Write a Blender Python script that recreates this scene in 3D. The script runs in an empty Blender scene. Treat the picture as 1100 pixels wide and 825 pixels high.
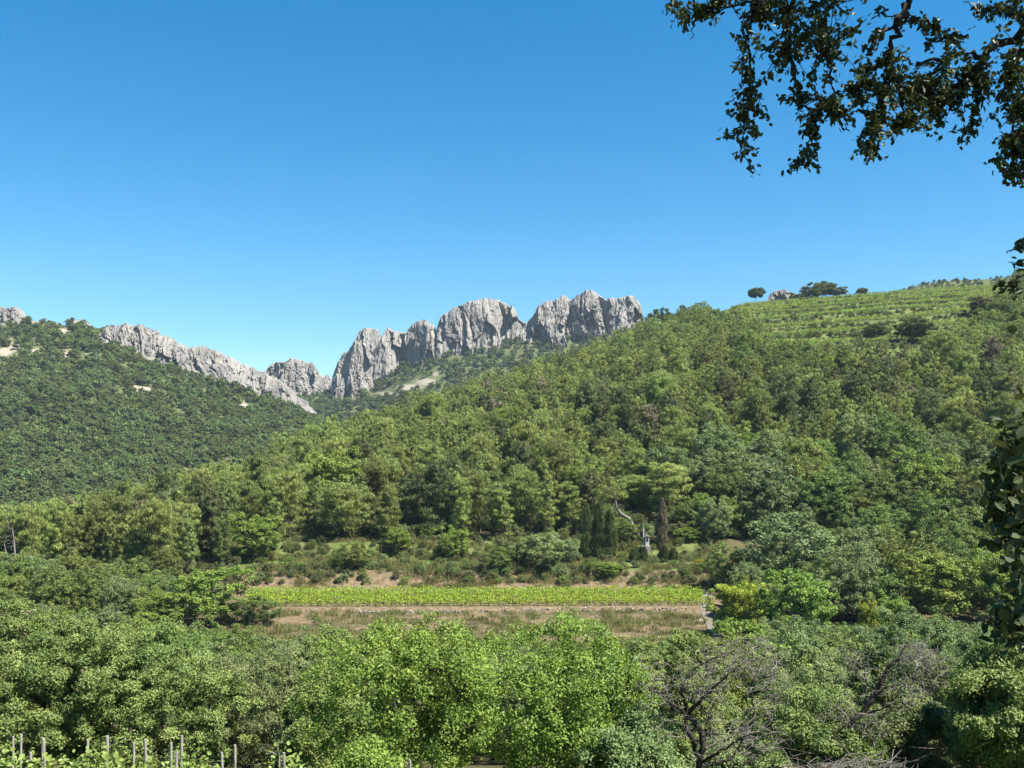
import bpy, math
import numpy as np

# ------------------------------------------------------------------ camera, sky, sun, exposure
F = 1080.0; CX = 550.0; HY = 500.0            # focal length, centre and horizon of the 1100 x 825 view
scene = bpy.context.scene
COL = scene.collection
cam_d = bpy.data.cameras.new("camera")
cam = bpy.data.objects.new("camera", cam_d); COL.objects.link(cam)
cam.location = (0, 0, 0); cam.rotation_euler = (math.radians(90), 0, 0)
cam_d.sensor_fit = 'HORIZONTAL'; cam_d.sensor_width = 36.0
cam_d.lens = 36.0 * F / 1100.0
cam_d.shift_y = (HY - 412.5) / 1100.0
cam_d.clip_start = 0.1; cam_d.clip_end = 20000
scene.camera = cam

SUN_EL = math.radians(55); SUN_AZ = math.radians(116)      # azimuth clockwise from +Y: from the right, a little behind the viewer
world = bpy.data.worlds.new("World"); scene.world = world; world.use_nodes = True
wn = world.node_tree; bg = wn.nodes["Background"]
sky = wn.nodes.new("ShaderNodeTexSky"); sky.sky_type = 'NISHITA'; sky.sun_disc = False
sky.sun_elevation = SUN_EL; sky.sun_rotation = SUN_AZ
sky.altitude = 300; sky.air_density = 1.0; sky.dust_density = 0.15; sky.ozone_density = 2.0
hsv = wn.nodes.new("ShaderNodeHueSaturation"); hsv.inputs["Saturation"].default_value = 1.5; hsv.inputs["Hue"].default_value = 0.492
wn.links.new(sky.outputs[0], hsv.inputs["Color"]); wn.links.new(hsv.outputs[0], bg.inputs[0])
bg.inputs[1].default_value = 0.052
sd = bpy.data.lights.new("sun", 'SUN'); sd.energy = 5.0; sd.angle = math.radians(0.53); sd.color = (1.0, 0.95, 0.86)
sun = bpy.data.objects.new("sun", sd); COL.objects.link(sun)
SDIR = np.array([math.sin(SUN_AZ)*math.cos(SUN_EL), math.cos(SUN_AZ)*math.cos(SUN_EL), math.sin(SUN_EL)])
from mathutils import Vector
sun.rotation_euler = Vector(SDIR).to_track_quat('Z', 'Y').to_euler()
sun.location = (0, 0, 300)
vs = scene.view_settings
vs.view_transform = 'Standard'; vs.look = 'None'; vs.gamma = 1.0; vs.exposure = 1.75; vs.use_curve_mapping = False
cy = scene.cycles
cy.max_bounces = 8; cy.diffuse_bounces = 5; cy.glossy_bounces = 1; cy.transmission_bounces = 5; cy.volume_bounces = 0; cy.transparent_max_bounces = 4
cy.use_denoising = True
cy.caustics_reflective = False; cy.caustics_refractive = False

rng = np.random.default_rng(11)
PI = math.pi

# ------------------------------------------------------------------ helpers
def P(px, py, D):
    return np.array([(px-CX)/F*D, D, (HY-py)/F*D])

def _h(i, j, k):
    n = (i.astype(np.int64)*73856093) ^ (j.astype(np.int64)*19349663) ^ (k.astype(np.int64)*83492791)
    n = (n ^ (n >> 13)) * 1274126177
    n = n & 0x7fffffff
    n = ((n >> 7) ^ n) * 668265263 & 0x7fffffff
    return (n & 0xffffff) / float(0xffffff)*2-1
def noise(x, y, z=None):
    x = np.asarray(x, float); y = np.asarray(y, float); z = np.zeros_like(x) if z is None else np.asarray(z, float)
    x, y, z = np.broadcast_arrays(x, y, z)
    i = np.floor(x); j = np.floor(y); k = np.floor(z)
    fx = x-i; fy = y-j; fz = z-k
    fx = fx*fx*fx*(fx*(fx*6-15)+10); fy = fy*fy*fy*(fy*(fy*6-15)+10); fz = fz*fz*fz*(fz*(fz*6-15)+10)
    i = i.astype(int); j = j.astype(int); k = k.astype(int)
    def L(a, b, t): return a+(b-a)*t
    c00 = L(_h(i, j, k), _h(i+1, j, k), fx); c10 = L(_h(i, j+1, k), _h(i+1, j+1, k), fx)
    c01 = L(_h(i, j, k+1), _h(i+1, j, k+1), fx); c11 = L(_h(i, j+1, k+1), _h(i+1, j+1, k+1), fx)
    return L(L(c00, c10, fy), L(c01, c11, fy), fz)
def fbm(x, y, z=None, o=4):
    x = np.asarray(x, float); y = np.asarray(y, float); z = np.zeros_like(x) if z is None else np.asarray(z, float)
    s = 0; a = 1; t = 0
    for q in range(o):
        s = s + a*noise(x+7.3*q, y-3.1*q, z+1.7*q); t += a; a *= .5; x = x*2.03; y = y*2.03; z = z*2.03
    return s/t
def sstep(a, b, x):
    t = np.clip((np.asarray(x, float)-a)/(b-a), 0, 1); return t*t*(3-2*t)
def norm(v):
    return v/np.maximum(np.linalg.norm(v, axis=-1, keepdims=True), 1e-9)
def rdir(n, r=None):
    r = r or rng; v = r.normal(size=(n, 3)); return norm(v)

def mesh_np(name, V, Q, mats, tint=None, extra=None, smooth=False, mat_idx=None):
    """V (n,3), Q (m,k) index array of polygons of equal size"""
    me = bpy.data.meshes.new(name)
    V = np.ascontiguousarray(V, np.float32); Q = np.ascontiguousarray(Q, np.int32)
    m, k = Q.shape
    me.vertices.add(len(V)); me.vertices.foreach_set("co", V.ravel())
    me.loops.add(m*k); me.loops.foreach_set("vertex_index", Q.ravel())
    me.polygons.add(m)
    me.polygons.foreach_set("loop_start", np.arange(0, m*k, k, dtype=np.int32))
    me.polygons.foreach_set("loop_total", np.full(m, k, np.int32))
    if mat_idx is not None: me.polygons.foreach_set("material_index", np.asarray(mat_idx, np.int32))
    me.update(calc_edges=True)
    me.polygons.foreach_set("use_smooth", np.full(m, bool(smooth)))
    for mt in (mats if isinstance(mats, (list, tuple)) else [mats]): me.materials.append(mt)
    if tint is not None:
        a = me.attributes.new("tint", 'FLOAT', 'POINT'); a.data.foreach_set("value", np.ascontiguousarray(tint, np.float32))
    for kx, vx in (extra or {}).items():
        a = me.attributes.new(kx, 'FLOAT', 'POINT'); a.data.foreach_set("value", np.ascontiguousarray(vx, np.float32))
    return me
def link(name, me, parent=None, loc=None, rz=0, sc=1):
    o = bpy.data.objects.new(name, me); COL.objects.link(o)
    if loc is not None: o.location = loc
    o.rotation_euler = (0, 0, rz); o.scale = (sc, sc, sc) if np.isscalar(sc) else sc
    if parent is not None: o.parent = parent
    return o
def tag(o, label, cat, group=None, kind=None):
    o['label'] = label; o['category'] = cat
    if group: o['group'] = group
    if kind: o['kind'] = kind
    return o
def thing(name, label, cat, loc, rz=0, sc=1, group=None):
    o = bpy.data.objects.new(name, None); COL.objects.link(o)
    o.empty_display_size = 0.2
    o.location = loc; o.rotation_euler = (0, 0, rz); o.scale = (sc, sc, sc) if np.isscalar(sc) else sc
    return tag(o, label, cat, group)

# --- leaves: diamonds (one quad) or six-sided folded leaves (two quads)
def leaves(c, d, n, L, W, fine=False, fold=0.12):
    """c centres, d long direction, n rough normal (all n,3); L, W sizes"""
    N = len(c); d = norm(d); s = norm(np.cross(d, n)); n = np.cross(s, d)
    L = np.broadcast_to(np.asarray(L, float), (N,))[:, None]; W = np.broadcast_to(np.asarray(W, float), (N,))[:, None]
    b = c-d*L/2; t = c+d*L/2
    if not fine:
        m = c+d*L*.06+n*W*fold
        V = np.stack([b, m+s*W/2, t, m-s*W/2], 1).reshape(-1, 3)
        Q = np.arange(N*4).reshape(N, 4)
        return V, Q
    m1 = c-d*L*.18+n*W*fold*1.2; m2 = c+d*L*.2+n*W*fold
    V = np.stack([b, m1+s*W/2, m2+s*W*.43, t, m2-s*W*.43, m1-s*W/2], 1).reshape(-1, 3)
    i = np.arange(N)[:, None]*6
    Q = np.concatenate([i+np.array([[0, 1, 2, 3]]), i+np.array([[0, 3, 4, 5]])], 0)
    return V, Q
def per_leaf(val, V, N): return np.repeat(val, len(V)//N)

def tubes(lines, sides=6):
    """lines: list of (points (n,3), radii (n,))"""
    Vs, Qs, off = [], [], 0
    for pts, rad in lines:
        pts = np.asarray(pts, float); rad = np.asarray(rad, float); n = len(pts)
        if n < 2: continue
        t = np.gradient(pts, axis=0); t = norm(t)
        ref = np.array([0.0, 0, 1]) if abs(t[0][2]) < .9 else np.array([1.0, 0, 0])
        u = np.cross(t, ref); u = norm(u); w = np.cross(t, u)
        a = np.arange(sides)*2*PI/sides
        ring = (u[:, None, :]*np.cos(a)[None, :, None] + w[:, None, :]*np.sin(a)[None, :, None])*rad[:, None, None]+pts[:, None, :]
        Vs.append(ring.reshape(-1, 3))
        i = np.arange(n-1)[:, None]*sides; j = np.arange(sides)[None, :]; j2 = (j+1) % sides
        Q = np.stack([i+j, i+j2, i+sides+j2, i+sides+j], -1).reshape(-1, 4)
        Qs.append(Q+off); off += n*sides
    return np.concatenate(Vs), np.concatenate(Qs)

def skeleton(trunks, targets, r, step=0.35, tip=0.006, power=2.3, wob=0.12, up=0.25):
    """Grow limbs from trunk polylines out to every target; returns polylines with radii, and the tip directions."""
    pos = []; par = []
    for tr in trunks:
        prev = -1
        for p in tr:
            pos.append(np.asarray(p, float)); par.append(prev); prev = len(pos)-1
    base = np.array(trunks[0][-1])
    order = np.argsort(np.linalg.norm(targets-base, axis=1))
    nt = len(pos)
    arr = np.zeros((nt+len(targets)*40, 3)); arr[:nt] = np.array(pos); cnt = nt
    parent = list(par); tips = []
    lo = np.array([min(1, len(trunks[0])-1)])
    for oi in order:
        t = targets[oi]
        dv = t-arr[:cnt]; ds = np.linalg.norm(dv, axis=1)
        cost = ds + np.maximum(0, -dv[:, 2])*1.2
        cost[0] += 3
        a = int(np.argmin(cost)); L = ds[a]
        k = max(1, min(30, int(L/step)))
        p0 = arr[a].copy(); prev = a
        j = r.normal(size=3)*L*wob*.6; j[2] = abs(j[2])*.2-L*up*.25
        for q in range(1, k+1):
            f = q/k
            p = p0+(t-p0)*f+j*math.sin(PI*f)+(r.normal(size=3)*step*wob if q < k else 0)
            arr[cnt] = p; parent.append(prev); prev = cnt; cnt += 1
        tips.append(prev)
    pos = arr[:cnt]
    w = np.zeros(cnt); w[tips] = 1
    for i in range(cnt-1, -1, -1):
        if parent[i] >= 0: w[parent[i]] += w[i]
    rad = tip*np.maximum(w, 1)**(1/power)
    kids = [[] for _ in range(cnt)]
    for i, p in enumerate(parent):
        if p >= 0: kids[p].append(i)
    lines = []; stack = [(-1, i) for i in range(cnt) if parent[i] < 0]
    while stack:
        p, i = stack.pop(); pts = [] ; rr = []
        if p >= 0: pts.append(pos[p]); rr.append(min(rad[i]*1.15, rad[p]))
        while True:
            pts.append(pos[i]); rr.append(rad[i])
            ks = sorted(kids[i], key=lambda q: -w[q])
            if not ks: break
            for q in ks[1:]: stack.append((i, q))
            i = ks[0]
        if len(pts) > 1:
            lines.append((np.array(pts), np.array(rr)))
    return lines, pos, rad

# ------------------------------------------------------------------ materials
def nodes(name):
    m = bpy.data.materials.new(name); m.use_nodes = True
    nt = m.node_tree; nt.nodes.clear()
    return m, nt, nt.nodes, nt.links
def mk(N, t, **kw):
    n = N.new("ShaderNode"+t)
    for k, v in kw.items(): setattr(n, k, v)
    return n
def leaf_mat(name, dark, light, var=0.25, hue=0.03, transl=0.3, gloss=0.25, rough=0.55):
    m, nt, N, Lk = nodes(name)
    out = mk(N, "OutputMaterial")
    at = mk(N, "Attribute", attribute_name="tint")
    ob = mk(N, "ObjectInfo")
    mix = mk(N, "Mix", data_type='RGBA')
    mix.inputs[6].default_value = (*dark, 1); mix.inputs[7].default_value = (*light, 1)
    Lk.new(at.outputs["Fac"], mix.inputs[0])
    hs = mk(N, "HueSaturation")
    mr = mk(N, "MapRange"); mr.inputs[3].default_value = 1-var; mr.inputs[4].default_value = 1+var
    Lk.new(ob.outputs["Random"], mr.inputs[0]); Lk.new(mr.outputs[0], hs.inputs["Value"])
    mu = mk(N, "Math", operation='MULTIPLY'); mu.inputs[1].default_value = 7.31
    fr = mk(N, "Math", operation='FRACT'); Lk.new(ob.outputs["Random"], mu.inputs[0]); Lk.new(mu.outputs[0], fr.inputs[0])
    mh = mk(N, "MapRange"); mh.inputs[3].default_value = .5-hue; mh.inputs[4].default_value = .5+hue
    Lk.new(fr.outputs[0], mh.inputs[0]); Lk.new(mh.outputs[0], hs.inputs["Hue"])
    Lk.new(mix.outputs[2], hs.inputs["Color"])
    bs = mk(N, "BsdfPrincipled"); bs.inputs["Roughness"].default_value = rough; bs.inputs["Specular IOR Level"].default_value = gloss
    tr = mk(N, "BsdfTranslucent")
    h2 = mk(N, "HueSaturation"); h2.inputs["Saturation"].default_value = 1.1; h2.inputs["Value"].default_value = 1.15; h2.inputs["Hue"].default_value = 0.485
    Lk.new(hs.outputs[0], h2.inputs["Color"]); Lk.new(h2.outputs[0], tr.inputs[0])
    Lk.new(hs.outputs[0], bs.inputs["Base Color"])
    ms = mk(N, "MixShader"); ms.inputs[0].default_value = transl
    Lk.new(bs.outputs[0], ms.inputs[1]); Lk.new(tr.outputs[0], ms.inputs[2]); Lk.new(ms.outputs[0], out.inputs[0])
    return m
def noisy_mat(name, c1, c2, scale=4, rough=0.85, stretch=(1, 1, 1), c3=None, bump=0.0, detail=6, lo=.35, hi=.65, coords="Object"):
    m, nt, N, Lk = nodes(name)
    out = mk(N, "OutputMaterial"); bs = mk(N, "BsdfPrincipled"); bs.inputs["Roughness"].default_value = rough
    bs.inputs["Specular IOR Level"].default_value = 0.2
    tc = mk(N, "TexCoord"); mp = mk(N, "Mapping"); mp.inputs["Scale"].default_value = stretch
    Lk.new(tc.outputs[coords], mp.inputs[0])
    nz = mk(N, "TexNoise"); nz.inputs["Scale"].default_value = scale; nz.inputs["Detail"].default_value = detail; nz.inputs["Roughness"].default_value = .6
    Lk.new(mp.outputs[0], nz.inputs["Vector"])
    cr = mk(N, "ValToRGB"); cr.color_ramp.elements[0].position = lo; cr.color_ramp.elements[1].position = hi
    cr.color_ramp.elements[0].color = (*c1, 1); cr.color_ramp.elements[1].color = (*c2, 1)
    if c3:
        e = cr.color_ramp.elements.new((lo+hi)/2); e.color = (*c3, 1)
    Lk.new(nz.outputs[0], cr.inputs[0]); Lk.new(cr.outputs[0], bs.inputs["Base Color"])
    if bump:
        bp = mk(N, "Bump"); bp.inputs["Strength"].default_value = bump; bp.inputs["Distance"].default_value = .3/scale
        Lk.new(nz.outputs[0], bp.inputs["Height"]); Lk.new(bp.outputs[0], bs.inputs["Normal"])
    Lk.new(bs.outputs[0], out.inputs[0])
    return m

M = {}
M['pine'] = leaf_mat("pine_needles", (.102, .144, .037), (.258, .312, .088), var=.32, hue=.013, transl=.36, gloss=.2)
M['oak_far'] = leaf_mat('distant_oak_leaves', (.052, .090, .030), (.155, .198, .062), var=.3, hue=.02, transl=.25, gloss=.15)
M['pine_dark'] = leaf_mat('shadowy_pine_needles', (.045, .068, .024), (.135, .165, .055), var=.3, hue=.015, transl=.25, gloss=.2)  # needles of a darker green, for some of the pines
M['pine_dry'] = leaf_mat('dry_pine_needles', (.110, .100, .055), (.230, .200, .120), var=.2, hue=.015, transl=.2, gloss=.2)
M['pine_far'] = leaf_mat("far_pine_needles", (.050, .070, .022), (.130, .155, .044), var=.28, hue=.02, transl=.3, gloss=.15)
M['oak'] = leaf_mat("oak_leaves", (.064, .108, .024), (.185, .240, .055), var=.26, hue=.02)
M['oak_near'] = leaf_mat('sun_tinted_oak_leaves', (.072, .122, .030), (.240, .302, .090), var=.1, hue=.012)  # paler copy of oak: sunlight on the near leaves is in the colour
M['holm_near'] = leaf_mat('lightened_holm_oak_leaves', (.035, .055, .018), (.095, .115, .042), var=.1, hue=.01, transl=.2, gloss=.2)  # copy of holm, lightened because the close twigs came out too dark
M['oak_blue'] = leaf_mat("grey_green_leaves", (.084, .128, .044), (.205, .255, .098), var=.16, hue=.015)
M['bright'] = leaf_mat("bright_leaves", (.080, .140, .024), (.230, .310, .060), var=.08, hue=.012, transl=.35)
M['lime'] = leaf_mat("yellow_green_leaves", (.13, .19, .02), (.34, .38, .05), var=.1, hue=.01, transl=.35)
M['broom'] = leaf_mat("broom_flowers", (.14, .15, .02), (.36, .32, .03), var=.08, hue=.01)
M['cypress'] = leaf_mat("cypress_scales", (.045, .070, .022), (.155, .180, .055), var=.15, hue=.015, transl=.1)
M['drycypress'] = leaf_mat("dry_cypress_scales", (.115, .100, .058), (.275, .225, .14), var=.08, hue=.01, transl=.1)
M['holm'] = leaf_mat("holm_oak_leaves", (.026, .042, .014), (.092, .112, .040), var=.1, hue=.01, transl=.2, gloss=.25, rough=.5)
M['vine'] = leaf_mat("vine_leaves", (.110, .190, .016), (.270, .370, .035), var=.08, hue=.01, transl=.4)
M['vine_near'] = leaf_mat("young_vine_leaves", (.085, .15, .02), (.24, .30, .085), var=.08, hue=.01, transl=.4)
M['scrub'] = leaf_mat("scrub_leaves", (.055, .075, .022), (.150, .165, .060), var=.25, hue=.02)
M['grass'] = leaf_mat("meadow_grass", (.085, .105, .026), (.20, .185, .07), var=.15, hue=.01)
M['bark'] = noisy_mat("bark", (.03, .024, .018), (.10, .083, .065), scale=14, stretch=(1, 1, .25), bump=.4)
M['pinebark'] = noisy_mat("pine_bark", (.07, .055, .043), (.17, .14, .115), scale=8, stretch=(1, 1, .3), bump=.3)
M['palebark'] = noisy_mat("pale_bark", (.10, .09, .078), (.20, .185, .165), scale=8, stretch=(1, 1, .3))
M['twig'] = noisy_mat("dead_twigs", (.09, .079, .069), (.205, .185, .162), scale=6)
M['deadbark'] = noisy_mat("dead_bark", (.011, .009, .008), (.042, .035, .030), scale=14, stretch=(1, 1, .3), bump=.4)
M['drytwig'] = noisy_mat("dry_pine_twigs", (.08, .065, .055), (.17, .14, .12), scale=3)
M['rock'] = noisy_mat("limestone", (.075, .075, .077), (.215, .202, .185), scale=.075, stretch=(1, 1, .3), c3=(.156, .146, .132), bump=.5, detail=11, lo=.30, hi=.66)
M['stone'] = noisy_mat("pale_stone", (.15, .138, .115), (.30, .28, .24), scale=3, bump=.4)
M['post'] = noisy_mat("weathered_post", (.15, .14, .125), (.28, .265, .24), scale=9, stretch=(1, 1, .2), bump=.3)
M['plaster'] = noisy_mat("white_plaster", (.32, .31, .29), (.44, .43, .40), scale=3)
M['path'] = noisy_mat("gravel_path", (.085, .075, .055), (.17, .15, .118), scale=1.2, bump=.4)

def ground_mat(name, a, b):
    """leaf litter and scrub floor; attributes soil / pale / grass say where the bare earth, scree and meadow are"""
    m, nt, N, Lk = nodes(name)
    out = mk(N, "OutputMaterial"); bs = mk(N, "BsdfPrincipled"); bs.inputs["Roughness"].default_value = .95; bs.inputs["Specular IOR Level"].default_value = .1
    tc = mk(N, "TexCoord")
    def nz(s, d=6):
        n = mk(N, "TexNoise"); n.inputs["Scale"].default_value = s; n.inputs["Detail"].default_value = d; n.inputs["Roughness"].default_value = .65
        Lk.new(tc.outputs["Object"], n.inputs["Vector"]); return n
    def ramp(n, c1, c2, lo=.35, hi=.65):
        r = mk(N, "ValToRGB"); r.color_ramp.elements[0].position = lo; r.color_ramp.elements[1].position = hi
        r.color_ramp.elements[0].color = (*c1, 1); r.color_ramp.elements[1].color = (*c2, 1); Lk.new(n.outputs[0], r.inputs[0]); return r
    n1 = nz(.35); n2 = nz(1.6, 8); n3 = nz(.09)
    cur = ramp(n1, a, b).outputs[0]
    for attr, c1, c2, src in (("grass", (.05, .075, .018), (.115, .130, .045), n1), ("soil", (.080, .058, .034), (.160, .120, .074), n2), ("pale", (.15, .132, .10), (.27, .245, .20), n2)):
        at = mk(N, "Attribute", attribute_name=attr)
        ad = mk(N, "Math", operation='MULTIPLY_ADD'); ad.inputs[1].default_value = .9; ad.inputs[2].default_value = -.45
        Lk.new(n2.outputs[0], ad.inputs[0])
        sm = mk(N, "Math", operation='ADD'); Lk.new(ad.outputs[0], sm.inputs[0]); Lk.new(at.outputs["Fac"], sm.inputs[1])
        mr = mk(N, "MapRange"); mr.inputs[1].default_value = .35; mr.inputs[2].default_value = .6; Lk.new(sm.outputs[0], mr.inputs[0])
        mx = mk(N, "Mix", data_type='RGBA'); Lk.new(mr.outputs[0], mx.inputs[0]); Lk.new(cur, mx.inputs[6]); Lk.new(ramp(src, c1, c2).outputs[0], mx.inputs[7])
        cur = mx.outputs[2]
    Lk.new(cur, bs.inputs["Base Color"])
    bp = mk(N, "Bump"); bp.inputs["Strength"].default_value = .4; bp.inputs["Distance"].default_value = .12; Lk.new(n2.outputs[0], bp.inputs["Height"]); Lk.new(bp.outputs[0], bs.inputs["Normal"])
    Lk.new(bs.outputs[0], out.inputs[0])
    return m
M['ground'] = ground_mat("forest_floor", (.035, .038, .016), (.08, .07, .034))
M['hill'] = ground_mat("mountain_scrub", (.04, .055, .02), (.09, .10, .04))

# ------------------------------------------------------------------ terrain
# near profile: height against distance (terraced strip in the middle, smooth valley at the sides)
NP_T = np.array([[-40, -1.2], [0, -1.7], [4.6, -1.75], [6, -2.6], [8, -4.2], [12, -6.3], [20, -6.5], [26, -8.5], [40, -12], [60, -17], [85, -21.3], [105, -21.0], [112, -20.4], [124, -20.2], [133.6, -19.7], [134.6, -19.05],
                 [151.5, -18.6], [153, -17.9], [155.8, -16.2], [164.5, -15.3], [168, -13.2], [172, -12.6]])
NP_S = np.array([[-40, -1.2], [0, -1.7], [4.6, -1.75], [6, -2.6], [8, -4.2], [12, -6.3], [20, -6.5], [26, -8.5], [40, -12], [60, -17], [85, -21], [110, -21.3], [135, -20], [155, -17], [172, -13]])
RIDGE = np.array([  # px, ridge ground py, distance
    [-500, 640, 190], [-200, 615, 195], [0, 588, 210], [110, 570, 225], [160, 562, 235], [200, 553, 245], [250, 536, 265], [300, 512, 285], [350, 489, 310], [450, 455, 370], [550, 420, 430],
    [650, 385, 480], [690, 367, 500], [740, 350, 530], [800, 327, 540], [900, 318.5, 555], [1000, 311, 570], [1050, 308, 580], [1100, 306, 590], [1400, 300, 600], [1900, 300, 600]])
FIELD_B = np.array([[735, 335], [760, 345], [800, 360], [830, 396], [900, 402], [1000, 400], [1040, 376], [1070, 338], [1085, 318], [1095, 300]])
def field_mask(px, py):
    b = np.interp(px, FIELD_B[:, 0], FIELD_B[:, 1], left=0, right=0)
    return sstep(-3, 3, b-py)*(np.asarray(px) > 735)
def raw_H(X, Y):
    px = CX+F*X/np.maximum(Y, 4.0)
    mt = sstep(215, 275, px)*(1-sstep(765, 800, px))
    mt = np.where(Y < 100, 1, mt)
    near = mt*np.interp(Y, NP_T[:, 0], NP_T[:, 1])+(1-mt)*np.interp(Y, NP_S[:, 0], NP_S[:, 1])
    Dr = np.interp(px, RIDGE[:, 0], RIDGE[:, 2]); py = np.interp(px, RIDGE[:, 0], RIDGE[:, 1])
    zr = (HY-py)/F*Dr
    t = (Y-170)/np.maximum(Dr-170, 1)
    tt = np.clip(t, 0, 1)
    hill = -13+(zr+13)*(tt+.10*np.sin(PI*tt))
    drop = np.maximum(Y-Dr, 0)
    hill = hill - .02*drop*np.minimum(drop, 30) + 0.0
    hill = np.where(drop > 30, zr-18-.30*(drop-30), hill)
    w = sstep(166, 176, Y)
    return near*(1-w)+hill*w, px, tt, Dr
def H(X, Y):
    X = np.asarray(X, float); Y = np.asarray(Y, float)
    z, px, tt, Dr = raw_H(X, Y)
    amp = sstep(180, 230, Y)*(1-sstep(-60, 0, Y-Dr))
    z = z+amp*2.2*fbm(X/45, Y/45, o=3)
    z = z+sstep(8, 30, Y)*(1-sstep(95, 110, Y))*.7*fbm(X/14, Y/14, o=3)
    # terraces of the vineyard high on the hill
    py = HY-F*z/np.maximum(Y, 4)
    fm = field_mask(px, py)*(Y > 250)*(Y < Dr+3)
    per = 23.0
    q = ((Y+6*noise(X/60, X*0+3.3))/per) % 1
    z = z+fm*(sstep(.62, .98, q)-q)*per*.27*.38
    return np.maximum(z, -60)
def ground_attrs(X, Y, Z):
    px = CX+F*X/np.maximum(Y, 4.0); py = HY-F*Z/np.maximum(Y, 4)
    strip = sstep(240, 262, px)*(1-sstep(765, 785, px))
    strip = np.clip(strip*(1+0*X), 0, 1)
    soil = strip*((Y > 117+2.2*fbm(X/6, X*0+2.2))*(Y < 134.4)*1.0)*(.30+.5*sstep(-.45, .45, fbm(X/6, Y/3, o=5)))
    soil = np.maximum(soil, strip*(Y > 134.4)*(Y < 152)*.85)
    soil = np.maximum(soil, strip*(Y > 151)*(Y < 156)*.62)
    grass = strip*(Y > 154)*(Y < 172)*.9
    grass = np.maximum(grass, strip*(Y > 116)*(Y < 134)*(.10+.6*fbm(X/5+9, Y/2.5, o=4)))
    grass = np.maximum(grass, field_mask(px, py)*(Y > 250)*(.68+.2*fbm(X/8, Y/4)))
    grass = np.maximum(grass, sstep(900, 930, px)*(Y > 112)*(Y < 126)*.95)
    grass = np.maximum(grass, strip*(Y > 104)*(Y < 118)*.8)
    grass = np.maximum(grass, (Y < 24)*(Y > 6)*.6)
    pale = strip*sstep(680, 715, px)*(Y > 108)*(Y < 121)*(.42+.3*fbm(X/2.5, Y/2.5))
    pale = np.maximum(pale, np.exp(-((px-805)/60)**2-((py-331)/7)**2)*(Y > 400)*.62)
    pale = np.maximum(pale, (np.abs(Y-134.2) < .35)*strip*.3)
    return dict(soil=soil, grass=grass, pale=pale)

def grid_mesh(name, X, Y, Z, mat, extra, smooth=True):
    n, m = X.shape
    V = np.stack([X, Y, Z], -1).reshape(-1, 3)
    i = np.arange(n-1)[:, None]*m; j = np.arange(m-1)[None, :]
    Q = np.stack([i+j, i+j+1, i+m+j+1, i+m+j], -1).reshape(-1, 4)
    return mesh_np(name, V, Q, mat, extra={k: np.asarray(v).ravel() for k, v in extra.items()}, smooth=smooth)

Ds = np.unique(np.concatenate([np.linspace(-20, 6, 14), np.linspace(6, 60, 46), np.linspace(60, 110, 40), np.linspace(110, 176, 160), np.linspace(176, 300, 90), np.linspace(300, 640, 330), np.linspace(640, 760, 20)]))
us = np.linspace(-.85, .85, 380)
gD, gu = np.meshgrid(Ds, us, indexing='ij')
gX = gu*(gD+28); gZ = H(gX, gD)
tag(link("ground", grid_mesh("ground", gX, gD, gZ, M['ground'], ground_attrs(gX, gD, gZ))),
    "wooded hillside and valley floor with terraces cut into it", "ground", kind="structure")

# mountain on the left, the slope under the rock teeth, and the scrubby hill far right: each a heightfield of its own
def fan(name, pxs, crest_py, crest_D, D0, py0, label, mat, bumps, pale_fn, px_range, nD=90, nU=260, tail=120, scale=70):
    px = np.linspace(*px_range, nU)
    cp = np.interp(px, pxs, crest_py); cd = np.interp(px, pxs, crest_D)
    t = np.concatenate([np.linspace(0, 1, nD), 1+np.linspace(.03, 1, 14)])
    T, PX = np.meshgrid(t, px, indexing='ij')
    CD = np.broadcast_to(cd, PX.shape); CP = np.broadcast_to(cp, PX.shape)
    D = D0+(CD-D0)*np.minimum(T, 1)+np.maximum(T-1, 0)*tail
    zc = (HY-CP)/F*CD; z0 = (HY-py0)/F*D0
    X = (PX-CX)/F*D
    Z = z0+(zc-z0)*np.minimum(T, 1)**1.05-np.maximum(T-1, 0)*tail*.8
    Z = Z+bumps*fbm(X/scale, D/scale, o=4)*np.sin(PI*np.clip(T, 0, 1))**.7
    py = HY-F*Z/D
    pale = pale_fn(PX, py, X, D)
    o = link(name, grid_mesh(name, X, D, Z, mat, dict(pale=pale, soil=pale*0, grass=pale*0)))
    tag(o, label, "hill", kind="structure")
    def sample(n, r):
        a = r.uniform(0, nD-1.001, n); b = r.uniform(0, nU-1.001, n)
        i = a.astype(int); j = b.astype(int); fa = a-i; fb = b-j
        def bl(A): return (A[i, j]*(1-fa)*(1-fb)+A[i+1, j]*fa*(1-fb)+A[i, j+1]*(1-fa)*fb+A[i+1, j+1]*fa*fb)
        return bl(X), bl(D), bl(Z), bl(pale), bl(PX), bl(py)
    return sample
def blobs(px, py, L):
    s = 0*px
    for (x, y, w, h, a) in L: s = np.maximum(s, a*np.exp(-((px-x)/w/1.1)**2-((py-y)/h/1.1)**2))
    return s
LEFT_PALE = [(150, 420, 20, 5, .8), (175, 426, 8, 3, .6), (228, 423, 9, 4, .6), (245, 432, 8, 4, .62), (262, 436, 10, 5, .6), (280, 430, 8, 4, .5), (205, 400, 14, 5, .5), (160, 388, 12, 4, .45), (75, 378, 7, 9, .62), (78, 405, 8, 3, .6), (20, 372, 10, 4, .6), (40, 380, 6, 5, .6), (70, 355, 8, 3, .7), (105, 358, 6, 3, .6), (30, 345, 12, 4, .6), (5, 378, 8, 6, .5), (295, 445, 6, 5, .5), (10, 400, 4, 3, .5), (55, 392, 6, 3, .5)]
def pale_left(px, py, X, D):
    return blobs(px, py, LEFT_PALE)*(1.0+.9*fbm(X/4, D/6, o=4))+.85*fbm(X/9, D/15, o=4)*sstep(490, 365, py)*sstep(-40, 40, 470-py)
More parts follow.
